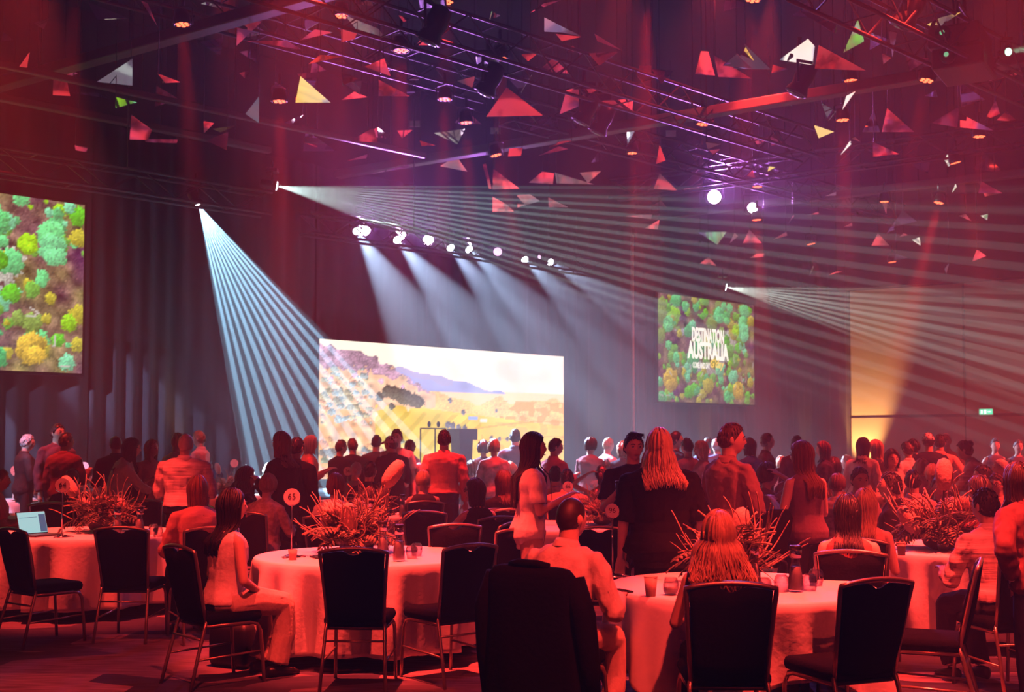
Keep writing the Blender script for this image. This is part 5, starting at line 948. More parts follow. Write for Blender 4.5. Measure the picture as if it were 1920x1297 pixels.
        for k in range(n):
            ph0 = rg.uniform(-PI, PI); th0 = rg.uniform(.06, .9) if rg.random() < .7 else rg.uniform(.6, 1.5)
            if abs(ph0) < .9 and th0 > .75: th0 = rg.uniform(.1, .7)
            P_ = fall(ph0, th0, 1.06+rg.uniform(0, .09)+vol*.14*rg.uniform(.7, 1), L*rg.uniform(.80, 1.08), rg.random(), .006+wave*rg.uniform(.4, 1)); w0 = wd*rg.uniform(.7, 1.4)
            mb.tube(P_, [w0*(.45+.75*math.sin(PI*min(i/(len(P_)-1)+.12, 1)**.8)+.05) for i in range(len(P_))], 4, .6)
    elif style in ('short', 'bun', 'ponytail', 'cap'):
        n = (26, 60, 120)[lv]
        for k in range(n):
            ph0 = rg.uniform(-PI, PI); c = math.cos(ph0); th0 = rg.uniform(.05, np.interp(c, [-1, -.2, .3, .8, 1], [1.8, 1.7, 1.2, .85, .8])); pts = [W(scalp(th0+q*.28, ph0, k0+.012+.035*math.sin(q*PI*.8)*(1.4 if th0 < .6 else .7))) for q in np.linspace(0, 1, 4)]; mb.tube(pts, [.006, .010, .009, .002], 4, .6)
        if style == 'bun': mb.ball(W(np.array((0, -.075, .085))), (.05, .045, .045), 12, 8, HR)
        if style == 'ponytail':
            p0 = W(np.array((0, -.105, .03))); 
            for k in range((6, 12, 24)[lv]):
                a = rg.uniform(-.018, .018); b_ = rg.uniform(-.012, .012); mb.tube([p0, p0+HR@np.array((a, -.045, -.02+b_)), p0+HR@np.array((a*1.6, -.055, 0))+(0, 0, -.14), p0+HR@np.array((a*1.2, -.03, 0))+(0, 0, -(hairlen or .26))], [.012, .017, .014, .003], 6)
    if style == 'cap':
        cb = MB(); cb.loft([[W(scalp(th, 2*PI*j/24, k)) for j in range(24)] for th, k in ((.02, 1.14), (.5, 1.14), (1.0, 1.13), (1.35, 1.12), (1.36, 1.06))]); cb.loft([[W(np.array((x, y, .045-.5*(y-.09)))) for x, y in ((-.07, .085), (-.05, .15), (0, .17), (.05, .15), (.07, .085))], [W(np.array((x, y, .052-.5*(y-.09)))) for x, y in ((-.07, .085), (-.05, .15), (0, .17), (.05, .15), (.07, .085))]]); obj('cap', cb, TM(WHITE), root)
    obj('hair', mb, m, root)
# ------------------------------------------------------------------ who stands and sits where
FLORAL = M('floral_print', (.62, .42, .36), .85, 0, .75, 22); PLAID = M('plaid_flannel', (.12, .045, .045), .85, 0, .6, 16); STRIPE_CREASE = M('striped_creased_cloth', (.62, .50, .50), .85, 0, .55, 6, .3, stretch=(.5, .5, 9)); TWILL = M('red_black_floral', (.40, .16, .15), .85, 0, .9, 14)  # horizontal colour bands serve as shirt stripes and as shading of the creases
P_ = person
# nearest figures
R14, _ = P_('woman with long dark hair in a pale sleeveless blouse sitting before sign 65', 436, 918, 8.15, 48, 'sit', ('lap', 'lap'), (14, -6), 4, 'f', 'long', 'black', 'sleeveless', WHITE, 'wide', BEIGE_, 2, chair='banquet chair of the woman with long dark hair, turned to table 65', hairlen=.30, hem=.93)
R32, _ = P_('man with cropped hair in a white shirt hunched at the front table', 1072, 933, 6.62, 36, 'sit', ('table', 'table'), (12, -8), 13, 'm', 'buzz', 'dark', 'shirt', (.72, .64, .58), 'trousers', (.5, .42, .36), 2, chair='banquet chair under the black jacket at the front table', bulk=1.06)
R43, _ = P_('woman with big wavy hair sitting square from behind at the front table', 1347, 962, 6.2, 2, 'sit', ('table', 'table'), (0, -10), 8, 'f', 'wavy', 'fair', 'sleeveless', (.05, .04, .05), 'trousers', BLACK, 2, chair='banquet chair of the wavy-haired woman, centre front', wave=.02, hairlen=.25, vol=.6)
P_('woman with very long hair in a white short-sleeved shirt standing in profile', 1000, 812, 9.5, 78, 'stand', ('down', 'hold'), (6, -4), 2, 'f', 'long', 'dark', 'tee', WHITE, 'trousers', (.45, .36, .32), 2, hairlen=.44, hem=.80)
P_('large blonde woman in a black tee shirt standing with her back turned', 1236, 806, 8.25, -4, 'stand', ('down', 'down'), (6, 0), 0, 'f', 'long', 'blond', 'loose', BLACK, 'trousers', BLACK, 2, bulk=1.30, hairlen=.26, wave=.008, vol=.4)
R38, I38 = P_('dark-haired man facing the camera behind the blonde woman, sunglasses on his head', 1188, 812, 9.9, 186, 'stand', ('hold', 'hold'), (-16, 0), 0, 'm', 'short', 'black', 'tee', (.03, .02, .025), 'trousers', BLACK, 2)
P_('tall man in a button shirt smiling in profile to the right', 1372, 795, 9.2, 62, 'stand', ('hold', 'cross'), (32, 0), 0, 'm', 'short', 'brown', 'shirt', (.42, .26, .26), 'trousers', BLACK, 2, bulk=1.12)
P_('woman with long straight hair in a dark sleeveless top holding a coat', 1503, 828, 9.8, -28, 'stand', ('hold', 'hold'), (-22, 0), 2, 'f', 'long', 'red', 'sleeveless', (.20, .12, .17), 'trousers', NAVY, 2, bulk=1.08, hairlen=.34, hem=.86)
P_('woman with dark hair in a ribbed tank top sitting with bare shoulders', 1588, 929, 7.9, 14, 'sit', ('lap', 'lap'), (-28, -4), 6, 'f', 'long', 'black', 'tank', (.40, .14, .12), 'trousers', BLACK, 2, chair='banquet chair behind the tank-top woman', hairlen=.25)
R51, I51 = P_('blonde woman in a light top looking at her phone at the right table', 1622, 917, 8.8, 26, 'sit', ('lap', 'hold'), (14, -14), 6, 'f', 'long', 'fair', 'tank', (.62, .36, .28), 'trousers', BEIGE_, 2, chair='chair of the blonde woman with the phone', hairlen=.26)
P_('man with black cropped hair in a striped white shirt at the right table', 1846, 917, 8.0, -14, 'sit', ('table', 'table'), (-10, -8), 10, 'm', 'short', 'black', 'shirt', WHITE, 'trousers', CHAR, 2, chair='banquet chair of the man in the striped white shirt', tex=STRIPE_CREASE)
P_('person in a red and dark plaid jacket leaning over at the right edge', 1908, 868, 7.0, -24, 'stand', ('hip', 'hip'), (20, -10), 14, 'f', 'long', 'dark', 'jacket', MAROON, 'trousers', NAVY, 2, tex=PLAID, bulk=1.1)
P_('woman with long straight auburn hair and a coral top sitting at table 64', 371, 893, 10.0, -30, 'sit', ('table', 'lap'), (6, -4), 8, 'f', 'long', 'red', 'blouse', (.74, .38, .34), 'trousers', BLACK, 2, chair='chair of the auburn-haired woman at table 64', hairlen=.17, bulk=1.1)
P_('woman with dark curly hair and black glasses looking right', 462, 877, 13.0, 62, 'sit', ('lap', 'table'), (24, 0), 2, 'f', 'wavy', 'black', 'blouse', BLACK, 'trousers', BLACK, 2, chair='chair of the woman with black glasses', glasses=True, hairlen=.24, wave=.02, vol=.6)
P_('woman with a short blonde bob and a patterned blouse seen from behind', 503, 889, 12.1, 18, 'sit', ('table', 'table'), (0, 0), 6, 'f', 'bob', 'fair', 'blouse', BEIGE_, 'trousers', BLACK, 2, chair='chair of the woman with the blonde bob', tex=FLORAL, hairlen=.03)
P_('woman with a chestnut bob and white shoulders behind the flowers of sign 65', 630, 888, 11.6, 4, 'sit', ('table', 'table'), (10, -4), 4, 'f', 'bob', 'red', 'blouse', WHITE, 'trousers', BLACK, 2, chair='chair of the woman with the chestnut bob', hairlen=.06)
P_('bald man in a large striped shirt standing with his back turned', 349, 812, 12.6, 4, 'stand', ('hold', 'hold'), (0, -4), 3, 'm', 'balding', 'grey', 'shirt', (.45, .34, .36), 'trousers', BLACK, 2, bulk=1.22, tex=STRIPE_CREASE)
P_('woman with long wavy hair in black turned left before the striped beam', 528, 810, 12.6, -52, 'stand', ('hold', 'hold'), (-14, 0), 0, 'f', 'wavy', 'brown', 'jacket', BLACK, 'trousers', BLACK, 2, hairlen=.22, wave=.012)
P_('man in a long black coat standing just behind the wavy-haired woman in black', 557, 821, 13.3, 22, 'stand', ('down', 'down'), (0, 0), 0, 'm', 'short', 'black', 'jacket', BLACK, 'trousers', BLACK, 1, hem=.55, bulk=1.08)
P_('woman with sleek dark hair and glasses in a dark vest, arm out', 891, 898, 11.3, -34, 'sit', ('reach', 'table'), (-34, -2), 4, 'f', 'long', 'black', 'sleeveless', BLACK, 'trousers', BLACK, 2, chair='chair of the woman in the dark vest', glasses=True, hairlen=.14)
P_('woman with long brown hair and a dark top, head bowed', 944, 882, 12.7, -14, 'sit', ('table', 'table'), (0, -22), 6, 'f', 'long', 'red', 'blouse', (.03, .02, .03), 'trousers', BLACK, 2, chair='chair of the long-haired woman in the dark top', hairlen=.18)
# around the right table
P_('dark-haired man laughing with his face to the camera at the right', 1612, 877, 11.7, 152, 'sit', ('table', 'table'), (24, 0), 4, 'm', 'short', 'black', 'shirt', (.70, .48, .44), 'trousers', CHAR, 2, 'b')
R53, I53 = P_('bearded man in a black jacket reading a phone', 1668, 887, 10.7, -66, 'sit', ('hold', 'hold'), (-12, -12), 8, 'm', 'short', 'black', 'jacket', BLACK, 'trousers', BLACK, 2, 'b', chair='chair of the bearded man with the phone')
P_('man with a neat dark haircut in a pale striped shirt seen from behind', 1711, 882, 12.2, 6, 'sit', ('table', 'table'), (8, 0), 5, 'm', 'short', 'dark', 'shirt', WHITE, 'trousers', CHAR, 1, chair='chair of the man with the neat dark haircut', tex=STRIPE_CREASE)
P_('dark-haired woman gesturing with an open palm behind the right flowers', 1760, 893, 12.4, 165, 'sit', ('table', 'high'), (26, 0), 4, 'f', 'bun', 'black', 'blouse', NAVY, 'trousers', BLACK, 2, 'b')
P_('woman with ash-blonde hair seen from behind in the right crowd', 1748, 871, 14.4, 10, 'sit', ('table', 'table'), (0, 0), 2, 'f', 'bob', 'fair', 'blouse', NAVY, 'trousers', BLACK, 1, hairlen=.04)
P_('woman in grey resting a raised hand against her head', 1440, 868, 12.4, 60, 'sit', ('face', 'head'), (40, -10), 8, 'f', 'bob', 'brown', 'blouse', GREY, 'trousers', BLACK, 2, chair='chair of the woman resting her hand on her head', hairlen=.04)
P_('man with short dark hair at the right edge facing left', 1842, 873, 13.2, -72, 'sit', ('table', 'table'), (-8, 0), 4, 'm', 'short', 'dark', 'shirt', PINK, 'trousers', CHAR, 1)
P_('man in spectacles and a patterned shirt at the right', 1868, 888, 12.5, -130, 'sit', ('table', 'table'), (-10, 0), 2, 'm', 'short', 'brown', 'shirt', CORAL, 'trousers', CHAR, 1, glasses=True, tex=FLORAL)
P_('woman with dark brown hair just behind the black-haired man at the right', 1836, 893, 10.6, -20, 'sit', ('table', 'table'), (-20, 0), 4, 'f', 'bob', 'dark', 'blouse', MAROON, 'trousers', BLACK, 1, hairlen=.03)
P_('bald man in a pale shirt leaning at the right edge', 1876, 859, 15.5, -90, 'sit', ('table', 'table'), (0, -6), 14, 'm', 'balding', 'grey', 'shirt', CORAL, 'trousers', CHAR, 1, tex=FLORAL)
P_('man in a dark cap of hair and dark shirt at the far right edge', 1906, 874, 12.8, -20, 'sit', ('table', 'table'), (0, 0), 4, 'm', 'short', 'black', 'shirt', NAVY, 'trousers', CHAR, 1)
# left group
P_('man in a dark jacket standing leftmost, turned to the right', 52, 815, 17.6, 52, 'stand', ('hold', 'hold'), (20, 0), 2, 'm', 'short', 'grey', 'jacket', CHAR, 'trousers', CHAR, 1)
P_('tall bearded man facing the camera in a maroon cardigan', 109, 795, 16.9, 130, 'stand', ('hold', 'down'), (-8, -8), 0, 'm', 'short', 'black', 'jacket', (.12, .04, .05), 'trousers', CHAR, 1, 'b')
P_('man in a maroon jacket with his back turned beside the tall bearded man', 125, 812, 16.2, 22, 'stand', ('down', 'hold'), (24, 0), 0, 'm', 'short', 'dark', 'jacket', MAROON, 'trousers', CHAR, 1, 'c', bulk=1.12)
P_('grey-haired man in a dark jacket partly hidden by the woman in the white blouse', 217, 816, 15.6, -12, 'stand', ('hold', 'down'), (-26, 0), 2, 'm', 'balding', 'brown', 'jacket', BLACK, 'trousers', CHAR, 1)
P_('woman with long dark hair in a white blouse bending to the right', 247, 822, 14.0, 64, 'stand', ('down', 'reach'), (0, -6), 20, 'f', 'long', 'black', 'blouse', WHITE, 'skirt', BLACK, 2, hairlen=.26, hem=1.0)
P_('fair-haired woman with sunglasses pushed up, arms forward', 285, 825, 15.8, 132, 'stand', ('hold', 'hold'), (-16, 0), 0, 'f', 'long', 'fair', 'blouse', (.62, .32, .30), 'skirt', BLACK, 1, hairlen=.16)
P_('fair-headed man half hidden behind the bald man', 334, 812, 16.5, 30, 'stand', ('down', 'down'), (0, 0), 0, 'm', 'short', 'blond', 'shirt', PINK, 'trousers', CHAR, 0)
P_('man in a pale shirt standing right behind the bald man', 373, 808, 19.0, -80, 'stand', ('hold', 'hold'), (0, 0), 0, 'm', 'short', 'fair', 'shirt', PINK, 'trousers', NAVY, 1)
P_('dark-haired person seated low against the drape near the left striped beam', 391, 850, 21.3, -40, 'sit', ('table', 'table'), (0, 0), 0, 'm', 'short', 'black', 'shirt', NAVY, 'trousers', NAVY, 0)
P_('grey-haired man in a dark suit seated behind sign 64', 136, 879, 14.0, 8, 'sit', ('table', 'table'), (0, 0), 2, 'm', 'short', 'brown', 'jacket', BLACK, 'trousers', BLACK, 1, chair='chair of the dark-suited man behind sign 64')
P_('person in a coral top seated at the very left edge', 2, 881, 13.2, 70, 'sit', ('table', 'table'), (0, 0), 4, 'f', 'short', 'fair', 'tee', CORAL, 'wide', BEIGE_, 1, chair='chair at the very left edge')
P_('woman with auburn hair bending behind the flowers of sign 31', 45, 898, 18.9, 90, 'sit', ('table', 'reach'), (0, -10), 10, 'f', 'bob', 'red', 'blouse', CORAL, 'trousers', BLACK, 0, hairlen=.04)
# towards the video wall
P_('blonde woman lit by the striped beam at the left of the vineyard screen', 583, 817, 17.5, 70, 'stand', ('hold', 'hold'), (-8, 0), 0, 'f', 'long', 'white', 'blouse', CORAL, 'trousers', GREY, 1, hairlen=.14)
P_('man in a dark suit seated behind the flowers of sign 65', 694, 866, 14.8, 4, 'sit', ('table', 'table'), (6, 0), 3, 'm', 'short', 'black', 'jacket', BLACK, 'trousers', BLACK, 1, chair='chair of the dark-suited man before the vineyard screen')
P_('man with thinning hair standing leftmost before the vineyard screen', 640, 825, 18.6, 40, 'stand', ('hold', 'hold'), (20, 0), 0, 'm', 'short', 'brown', 'shirt', NAVY, 'trousers', NAVY, 0)
P_('man with a reddish cap of hair second from the left before the vineyard screen', 661, 822, 18.9, -10, 'stand', ('hold', 'down'), (-20, 0), 0, 'm', 'short', 'red', 'shirt', CHAR, 'trousers', NAVY, 0)
P_('man in black with crossed arms before the lower left of the vineyard screen', 706, 816, 19.4, 10, 'stand', ('cross', 'cross'), (0, 0), 0, 'm', 'short', 'dark', 'shirt', (.10, .09, .10), 'trousers', CHAR, 0)
P_('man in a white cap and dark vest turned away before the vineyard screen', 733, 818, 17.2, -24, 'stand', ('hold', 'hold'), (-40, 0), 2, 'm', 'cap', 'dark', 'jacket', CHAR, 'trousers', CHAR, 1)
P_('tall young man in a pale tee shirt facing the camera with a backpack strap', 744, 805, 18.2, 170, 'stand', ('down', 'hold'), (16, 0), 0, 'm', 'short', 'dark', 'tee', BEIGE_, 'trousers', NAVY, 1)
P_('woman in a pink top right of the tall young man', 768, 825, 18.8, -60, 'stand', ('hold', 'hold'), (0, 0), 4, 'f', 'short', 'dark', 'blouse', PINK, 'trousers', NAVY, 0)
P_('man in a coral shirt standing square from behind before the lectern', 833, 807, 15.1, 0, 'stand', ('down', 'down'), (0, 0), 0, 'm', 'short', 'dark', 'shirt', CORAL, 'trousers', (.06, .08, .12), 2, bulk=1.10)
P_('blonde woman in a sleeveless dark dress seated before the man in coral', 793, 883, 14.3, -8, 'sit', ('reach', 'table'), (-10, 0), 2, 'f', 'bob', 'blond', 'sleeveless', CHAR, 'trousers', CHAR, 1, chair='chair of the blonde woman in the dark dress', hairlen=.04)
P_('woman with wavy brown hair in a floral blouse before the vineyard screen', 926, 823, 17.0, -6, 'stand', ('hold', 'hold'), (0, 0), 0, 'f', 'bob', 'fair', 'blouse', CORAL, 'trousers', NAVY, 1, tex=TWILL, hairlen=.05)
P_('dark-haired woman just left of the floral blouse', 906, 826, 18.6, -10, 'stand', ('hold', 'hold'), (0, 0), 0, 'f', 'bob', 'dark', 'blouse', CHAR, 'trousers', NAVY, 0, hairlen=.06)
P_('man in a navy jacket and flat hat at the right of the vineyard screen', 966, 805, 18.7, 0, 'stand', ('down', 'down'), (0, 0), 0, 'm', 'short', 'dark', 'jacket', (.08, .09, .14), 'trousers', NAVY, 1)
P_('person with a dark cropped head in a bright pink shirt behind the white-shirted woman', 1042, 822, 15.9, 50, 'stand', ('hold', 'hold'), (30, 0), 0, 'm', 'short', 'dark', 'shirt', (.85, .30, .40), 'trousers', NAVY, 1)
P_('far seated woman with shaggy hair below the lectern', 884, 864, 17.6, 10, 'sit', ('table', 'table'), (0, 0), 0, 'f', 'bob', 'brown', 'blouse', GREY, 'trousers', CHAR, 0, hairlen=.08)
P_('far seated blonde woman right of the floral blouse', 957, 866, 17.2, 0, 'sit', ('table', 'table'), (0, 0), 0, 'f', 'bob', 'fair', 'blouse', PINK, 'trousers', CHAR, 0, hairlen=.05)
P_('far seated person with pinkish hair left of the man in coral', 786, 868, 18.4, 0, 'sit', ('table', 'table'), (0, 0), 0, 'm', 'short', 'grey', 'shirt', GREY, 'trousers', CHAR, 0)
P_('far seated person below sign 36', 668, 867, 17.0, 20, 'sit', ('table', 'table'), (0, 0), 0, 'm', 'short', 'grey', 'shirt', GREY, 'trousers', CHAR, 0)
# centre right, behind sign 66
P_('man in a red shirt seated behind sign 66', 1063, 880, 13.8, 4, 'sit', ('table', 'table'), (0, 0), 4, 'm', 'short', 'black', 'shirt', CORAL, 'trousers', CHAR, 1, chair='chair of the man behind sign 66', bulk=1.1)
P_('person with short black hair left of sign 66', 1041, 875, 14.6, -6, 'sit', ('table', 'table'), (0, 0), 2, 'm', 'short', 'black', 'shirt', (.70, .4, .36), 'trousers', CHAR, 1, tex=FLORAL)
P_('woman with both hands behind her head at the centre', 1128, 873, 15.2, 10, 'sit', ('head', 'head'), (0, 0), 0, 'f', 'ponytail', 'black', 'tank', (.72, .55, .50), 'trousers', CHAR, 1, hairlen=.16)
P_('woman in a maroon top with tied hair standing behind the centre', 1108, 820, 17.6, 30, 'stand', ('hold', 'hold'), (10, 0), 0, 'f', 'wavy', 'dark', 'blouse', MAROON, 'trousers', CHAR, 1, hairlen=.05)
P_('man in a light pink shirt standing farther back at the centre', 1141, 821, 19.3, 60, 'stand', ('hold', 'hold'), (0, 0), 0, 'm', 'short', 'blond', 'shirt', (.85, .55, .58), 'trousers', CHAR, 0)
P_('fair-haired woman in a dark dress standing left of the man with sunglasses', 1168, 828, 17.6, 14, 'stand', ('hold', 'down'), (0, 0), 0, 'f', 'long', 'fair', 'dress', NAVY, 'trousers', CHAR, 0, hairlen=.10)
P_('seated person with a dark head behind the woman with raised elbows', 1136, 862, 17.5, 0, 'sit', ('table', 'table'), (0, 0), 0, 'm', 'short', 'dark', 'shirt', MAROON, 'trousers', CHAR, 0)
P_('tall dark-haired man in a waistcoat right of the blonde woman in black', 1268, 809, 17.0, 60, 'stand', ('down', 'hold'), (30, -10), 3, 'm', 'short', 'black', 'shirt', NAVY, 'trousers', CHAR, 0)
P_('man in a pale shirt beside the tall man in the waistcoat', 1288, 822, 16.2, -30, 'stand', ('down', 'hold'), (0, 0), 0, 'm', 'short', 'dark', 'shirt', PINK, 'trousers', CHAR, 0)
P_('young blonde woman facing left between the black tee and the button shirt', 1314, 827, 16.0, -100, 'stand', ('hold', 'hold'), (0, 0), 0, 'f', 'long', 'blond', 'blouse', PINK, 'trousers', CHAR, 1, hairlen=.12)
P_('dark-haired head at the back left of the man in the button shirt', 1327, 820, 20.0, 20, 'stand', ('down', 'down'), (0, 0), 0, 'm', 'short', 'black', 'shirt', BLUE, 'trousers', CHAR, 0)
P_('pale-haired man at the back touching the shoulder of the button shirt', 1343, 822, 19.5, -20, 'stand', ('down', 'down'), (0, 0), 0, 'm', 'short', 'grey', 'shirt', BLUE, 'trousers', CHAR, 0)
P_('seated red-haired person between the black tee and the button shirt', 1303, 897, 12.8, 10, 'sit', ('table', 'table'), (0, 0), 2, 'm', 'short', 'red', 'shirt', REDD, 'trousers', CHAR, 1, chair='chair of the red-haired person')
P_('woman in a blue dress standing right of the man in the button shirt', 1405, 822, 17.4, -30, 'stand', ('hold', 'hold'), (0, 0), 0, 'f', 'long', 'black', 'dress', BLUE, 'trousers', BLUE, 1, hairlen=.12)
P_('man in a red checked shirt standing against the right drape', 1439, 813, 17.8, 110, 'stand', ('hold', 'hold'), (-20, -10), 2, 'm', 'short', 'brown', 'shirt', REDD, 'trousers', NAVY, 1, tex=PLAID)
P_('far head showing just above the woman with long straight hair', 1494, 817, 17.5, 0, 'stand', ('down', 'down'), (0, 0), 0, 'm', 'short', 'dark', 'shirt', MAROON, 'trousers', CHAR, 0)
P_('dark-haired woman in a navy tee shirt facing left at the right drape', 1543, 828, 16.6, -70, 'stand', ('hold', 'cross'), (0, 0), 0, 'f', 'long', 'brown', 'tee', NAVY, 'trousers', CHAR, 1, hairlen=.16)
P_('seated woman with black hair right of the navy tee shirt', 1564, 858, 16.8, 10, 'sit', ('table', 'table'), (0, 0), 0, 'f', 'long', 'black', 'blouse', CHAR, 'trousers', CHAR, 0, hairlen=.14)
P_('far seated fair head left of the navy tee shirt', 1464, 855, 19.2, 10, 'sit', ('table', 'table'), (0, 0), 0, 'm', 'short', 'blond', 'shirt', WHITE, 'trousers', CHAR, 0)
P_('far seated person against the drape right of the navy tee shirt', 1588, 853, 20.0, -60, 'sit', ('hold', 'table'), (0, 0), 0, 'm', 'short', 'fair', 'shirt', WHITE, 'trousers', CHAR, 0)
P_('woman with long hair in a pale coat standing before the amber-lit corner', 1618, 821, 16.0, 36, 'stand', ('down', 'hold'), (10, 0), 2, 'f', 'long', 'brown', 'jacket', (.80, .62, .52), 'trousers', BEIGE_, 1, hairlen=.20, hem=.6)
P_('fair-haired woman embracing beside the pale coat', 1642, 825, 16.6, -40, 'stand', ('hold', 'hold'), (0, 0), 4, 'f', 'long', 'fair', 'blouse', NAVY, 'trousers', CHAR, 1, hairlen=.18)
P_('dark-haired woman facing the camera in a beige top below the beige wall', 1672, 843, 16.2, 176, 'sit', ('table', 'table'), (0, 0), 0, 'f', 'bob', 'black', 'blouse', BEIGE_, 'trousers', CHAR, 1, 'b', hairlen=.08)
P_('man in a white knit jumper turned away below the beige wall', 1700, 829, 16.8, -30, 'stand', ('down', 'down'), (0, 0), 0, 'm', 'short', 'brown', 'shirt', WHITE, 'trousers', CHAR, 1, bulk=1.08)
P_('person with curly dark hair close behind the white knit jumper', 1712, 824, 17.6, -20, 'stand', ('down', 'down'), (0, 0), 0, 'f', 'bob', 'dark', 'blouse', MAROON, 'trousers', CHAR, 0, hairlen=.02, wave=.01)
P_('man in a white cap and navy polo shirt with his back turned', 1740, 812, 17.0, 10, 'stand', ('down', 'reach'), (0, 0), 0, 'm', 'cap', 'dark', 'tee', NAVY, 'trousers', CHAR, 1, bulk=1.08)
P_('man in a pale pink shirt being embraced beside the white cap', 1762, 815, 17.6, 26, 'stand', ('down', 'hip'), (0, 0), 0, 'm', 'short', 'dark', 'shirt', CORAL, 'trousers', NAVY, 1)
P_('balding man in a coral shirt embracing the man in pink', 1773, 811, 18.2, 200, 'stand', ('hold', 'hold'), (10, -10), 0, 'm', 'balding', 'grey', 'shirt', CORAL, 'trousers', CHAR, 1)
P_('woman with a dark bun in a grey striped jacket bending to the left', 1808, 827, 14.8, -58, 'stand', ('reach', 'hold'), (0, -6), 26, 'f', 'bun', 'black', 'jacket', GREY, 'trousers', NAVY, 1, tex=STRIPE_CREASE)
P_('woman in a dark sleeveless uniform facing the camera by the beige wall', 1866, 822, 20.5, 172, 'stand', ('back', 'back'), (20, 0), 0, 'f', 'bun', 'black', 'sleeveless', (.10, .06, .10), 'trousers', CHAR, 1)
P_('second uniformed woman at the right edge by the beige wall', 1909, 825, 20.5, 184, 'stand', ('back', 'back'), (0, 0), 0, 'f', 'short', 'brown', 'sleeveless', (.10, .06, .10), 'trousers', CHAR, 1)
P_('seated fair head between the white cap and the open palm', 1728, 862, 15.2, 0, 'sit', ('table', 'table'), (0, 0), 0, 'f', 'bob', 'fair', 'blouse', CORAL, 'trousers', CHAR, 0, hairlen=.03)
P_('seated person in a knitted scarf behind the laughing man', 1570, 889, 12.9, 30, 'sit', ('table', 'table'), (0, 0), 4, 'f', 'bob', 'red', 'blouse', CORAL, 'trousers', CHAR, 1, hairlen=.03, tex=FLORAL)
flush_remesh()
# ------------------------------------------------------------------ things people wear, hold or hang up
def wpos(root, p): return root.matrix_basis @ Vector(p)
def held(info, sd): return (info['J'][sd][2]*1.0+(info['J'][sd][2]-info['J'][sd][1])*.38)
# black jacket over the front chair
x, y = xat(1012, 6.22, .7), 6.22; t = thing('draped_jacket', 'black jacket hung over a chair back at the front table', 'jacket', (x, y, 0), -math.radians(36))
mb = MB(); N = 40; an = np.arange(N)*2*PI/N; rings = []
for z, hw, hd in ((.985, .19, .03), (.975, .235, .055), (.94, .262, .075), (.85, .275, .085), (.70, .285, .095), (.5, .305, .11), (.3, .325, .12), (.12, .345, .13)):
    fo = 1+.05*np.sin(an*7+z*2)*(1-z)+.03*np.sin(an*11+3)*(1-z); rings.append(np.stack([hw*np.sign(np.cos(an))*np.abs(np.cos(an))**.6*fo, -.02-.12*(z-.5)+hd*np.sign(np.sin(an))*np.abs(np.sin(an))**.8*fo, np.full(N, z)], -1))
mb.loft(rings[::-1]); JM = M('black_jacket_wool', (.006, .005, .007), .95, 0, .2, 40, .2, .08); obj('jacket_body', mb, JM, t)
for s in (-1, 1): obj('sleeve', MB().tube([(s*.25, -.05, .93), (s*.31, -.06, .75), (s*.325, -.03, .5), (s*.32, .0, .28)], [.055, .065, .058, .05], 10), JM, t)
obj('collar', MB().tube([(-.12, -.09, .985), (-.06, -.11, 1.0), (.06, -.11, 1.0), (.12, -.09, .985)], .022, 8), JM, t)
# coat over the arm of the woman in the dark sleeveless top
x, y = xat(1440, 9.55, 1.1), 9.55; t = thing('folded_coat', 'dark coat carried over the arm of the long-haired woman', 'coat', (x, y, .62)); mb = MB(); rings = []
for z, hw, hd, dx in ((.0, .10, .05, -.02), (.12, .16, .08, -.03), (.28, .17, .10, 0), (.40, .15, .10, .04), (.47, .09, .07, .08)): rings.append(np.stack([dx+hw*np.cos(an)*(1+.08*np.sin(an*5+z*8)), hd*np.sin(an), np.full(N, z)], -1))
mb.loft(rings); obj('coat_body', mb, JM, t); obj('sleeve', MB().tube([(-.12, -.05, .25), (-.16, -.06, .08), (-.14, -.06, -.10)], [.05, .05, .045], 8), JM, t)
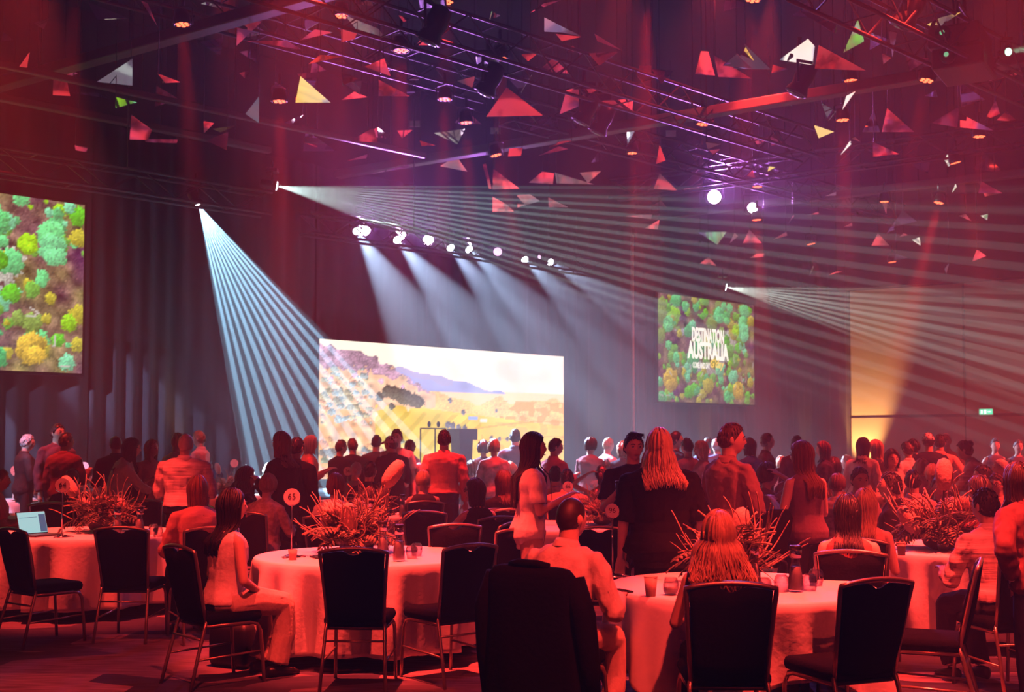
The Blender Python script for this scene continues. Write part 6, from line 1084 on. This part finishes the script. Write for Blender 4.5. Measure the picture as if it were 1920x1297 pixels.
# cup of the man with sunglasses, phones
bpy.context.view_layer.update()
q = wpos(R38, held(I38, 1)); cup(0, 0, 'black takeaway cup held by the man with sunglasses on his head', .12, M('black_lid', (.01, .01, .01), .4), col=M('black_cup', (.02, .02, .02), .5), x=(q.x, q.y-.03, q.z-.06))
q = wpos(R51, held(I51, 1)); phone((q.x, q.y, q.z+.045), (math.radians(40), math.radians(20), math.radians(-40)), 'white phone with a lit screen held by the blonde woman at the right table', (.55, .62, .60), .8)
q = wpos(R53, held(I53, -1)); phone((q.x, q.y-.01, q.z+.04), (math.radians(55), math.radians(30), math.radians(60)), 'phone glowing white in the hand of the bearded man', (.8, .9, .9), 1.6)
# sunglasses on the head
C_ = np.array(I38['head']); t = thing('sunglasses', 'sunglasses pushed up on the dark-haired man facing the camera', 'sunglasses', wpos(R38, C_+I38['HR']@np.array((0, .075, .105)))); t.rotation_euler = (math.radians(35), 0, R38.rotation_euler.z)
for s in (-1, 1): obj('lens', MB().ball((s*.034, .0, 0), (.028, .006, .019), 10, 6), M('dark_sunglass', (.01, .01, .012), .05), t)
obj('frame', MB().tube([(-.066, -.05, 0), (-.064, 0, .012), (0, .008, .014), (.064, 0, .012), (.066, -.05, 0)], .004, 5), BLACKM, t)
# black bag on the floor under the chair of the dark-haired woman
p = hitz(420, 1262, 0); t = thing('shoulder_bag', 'black bag standing on the carpet under the dark-haired woman', 'bag', (p.x, p.y+.25, 0), -.5)
obj('bag_body', MB().rbox((0, 0, .16), (.36, .16, .32), .05), M('black_leather', (.012, .011, .012), .5), t); obj('strap', MB().tube([(-.15, 0, .30), (-.1, .02, .38), (0, .02, .40), (.1, .02, .38), (.15, 0, .30)], .012, 6), M('black_leather', (.012, .011, .012), .5), t)
p = hitz(922, 1112, 0); t = thing('paper_bag', 'pale paper bag standing on the floor behind the angled chair', 'bag', (p.x, p.y, 0), .4); obj('bag_body', MB().prism([(-.14, -.06, 0), (.14, -.06, 0), (.13, .06, 0), (-.13, .06, 0)], (0, 0, .13)), M('pale_paper', (.8, .8, .74), .8), t, False); obj('handle', MB().tube([(-.06, -.05, .13), (-.05, -.05, .20), (.05, -.05, .20), (.06, -.05, .13)], .006, 5), M('pale_paper', (.8, .8, .74), .8), t)
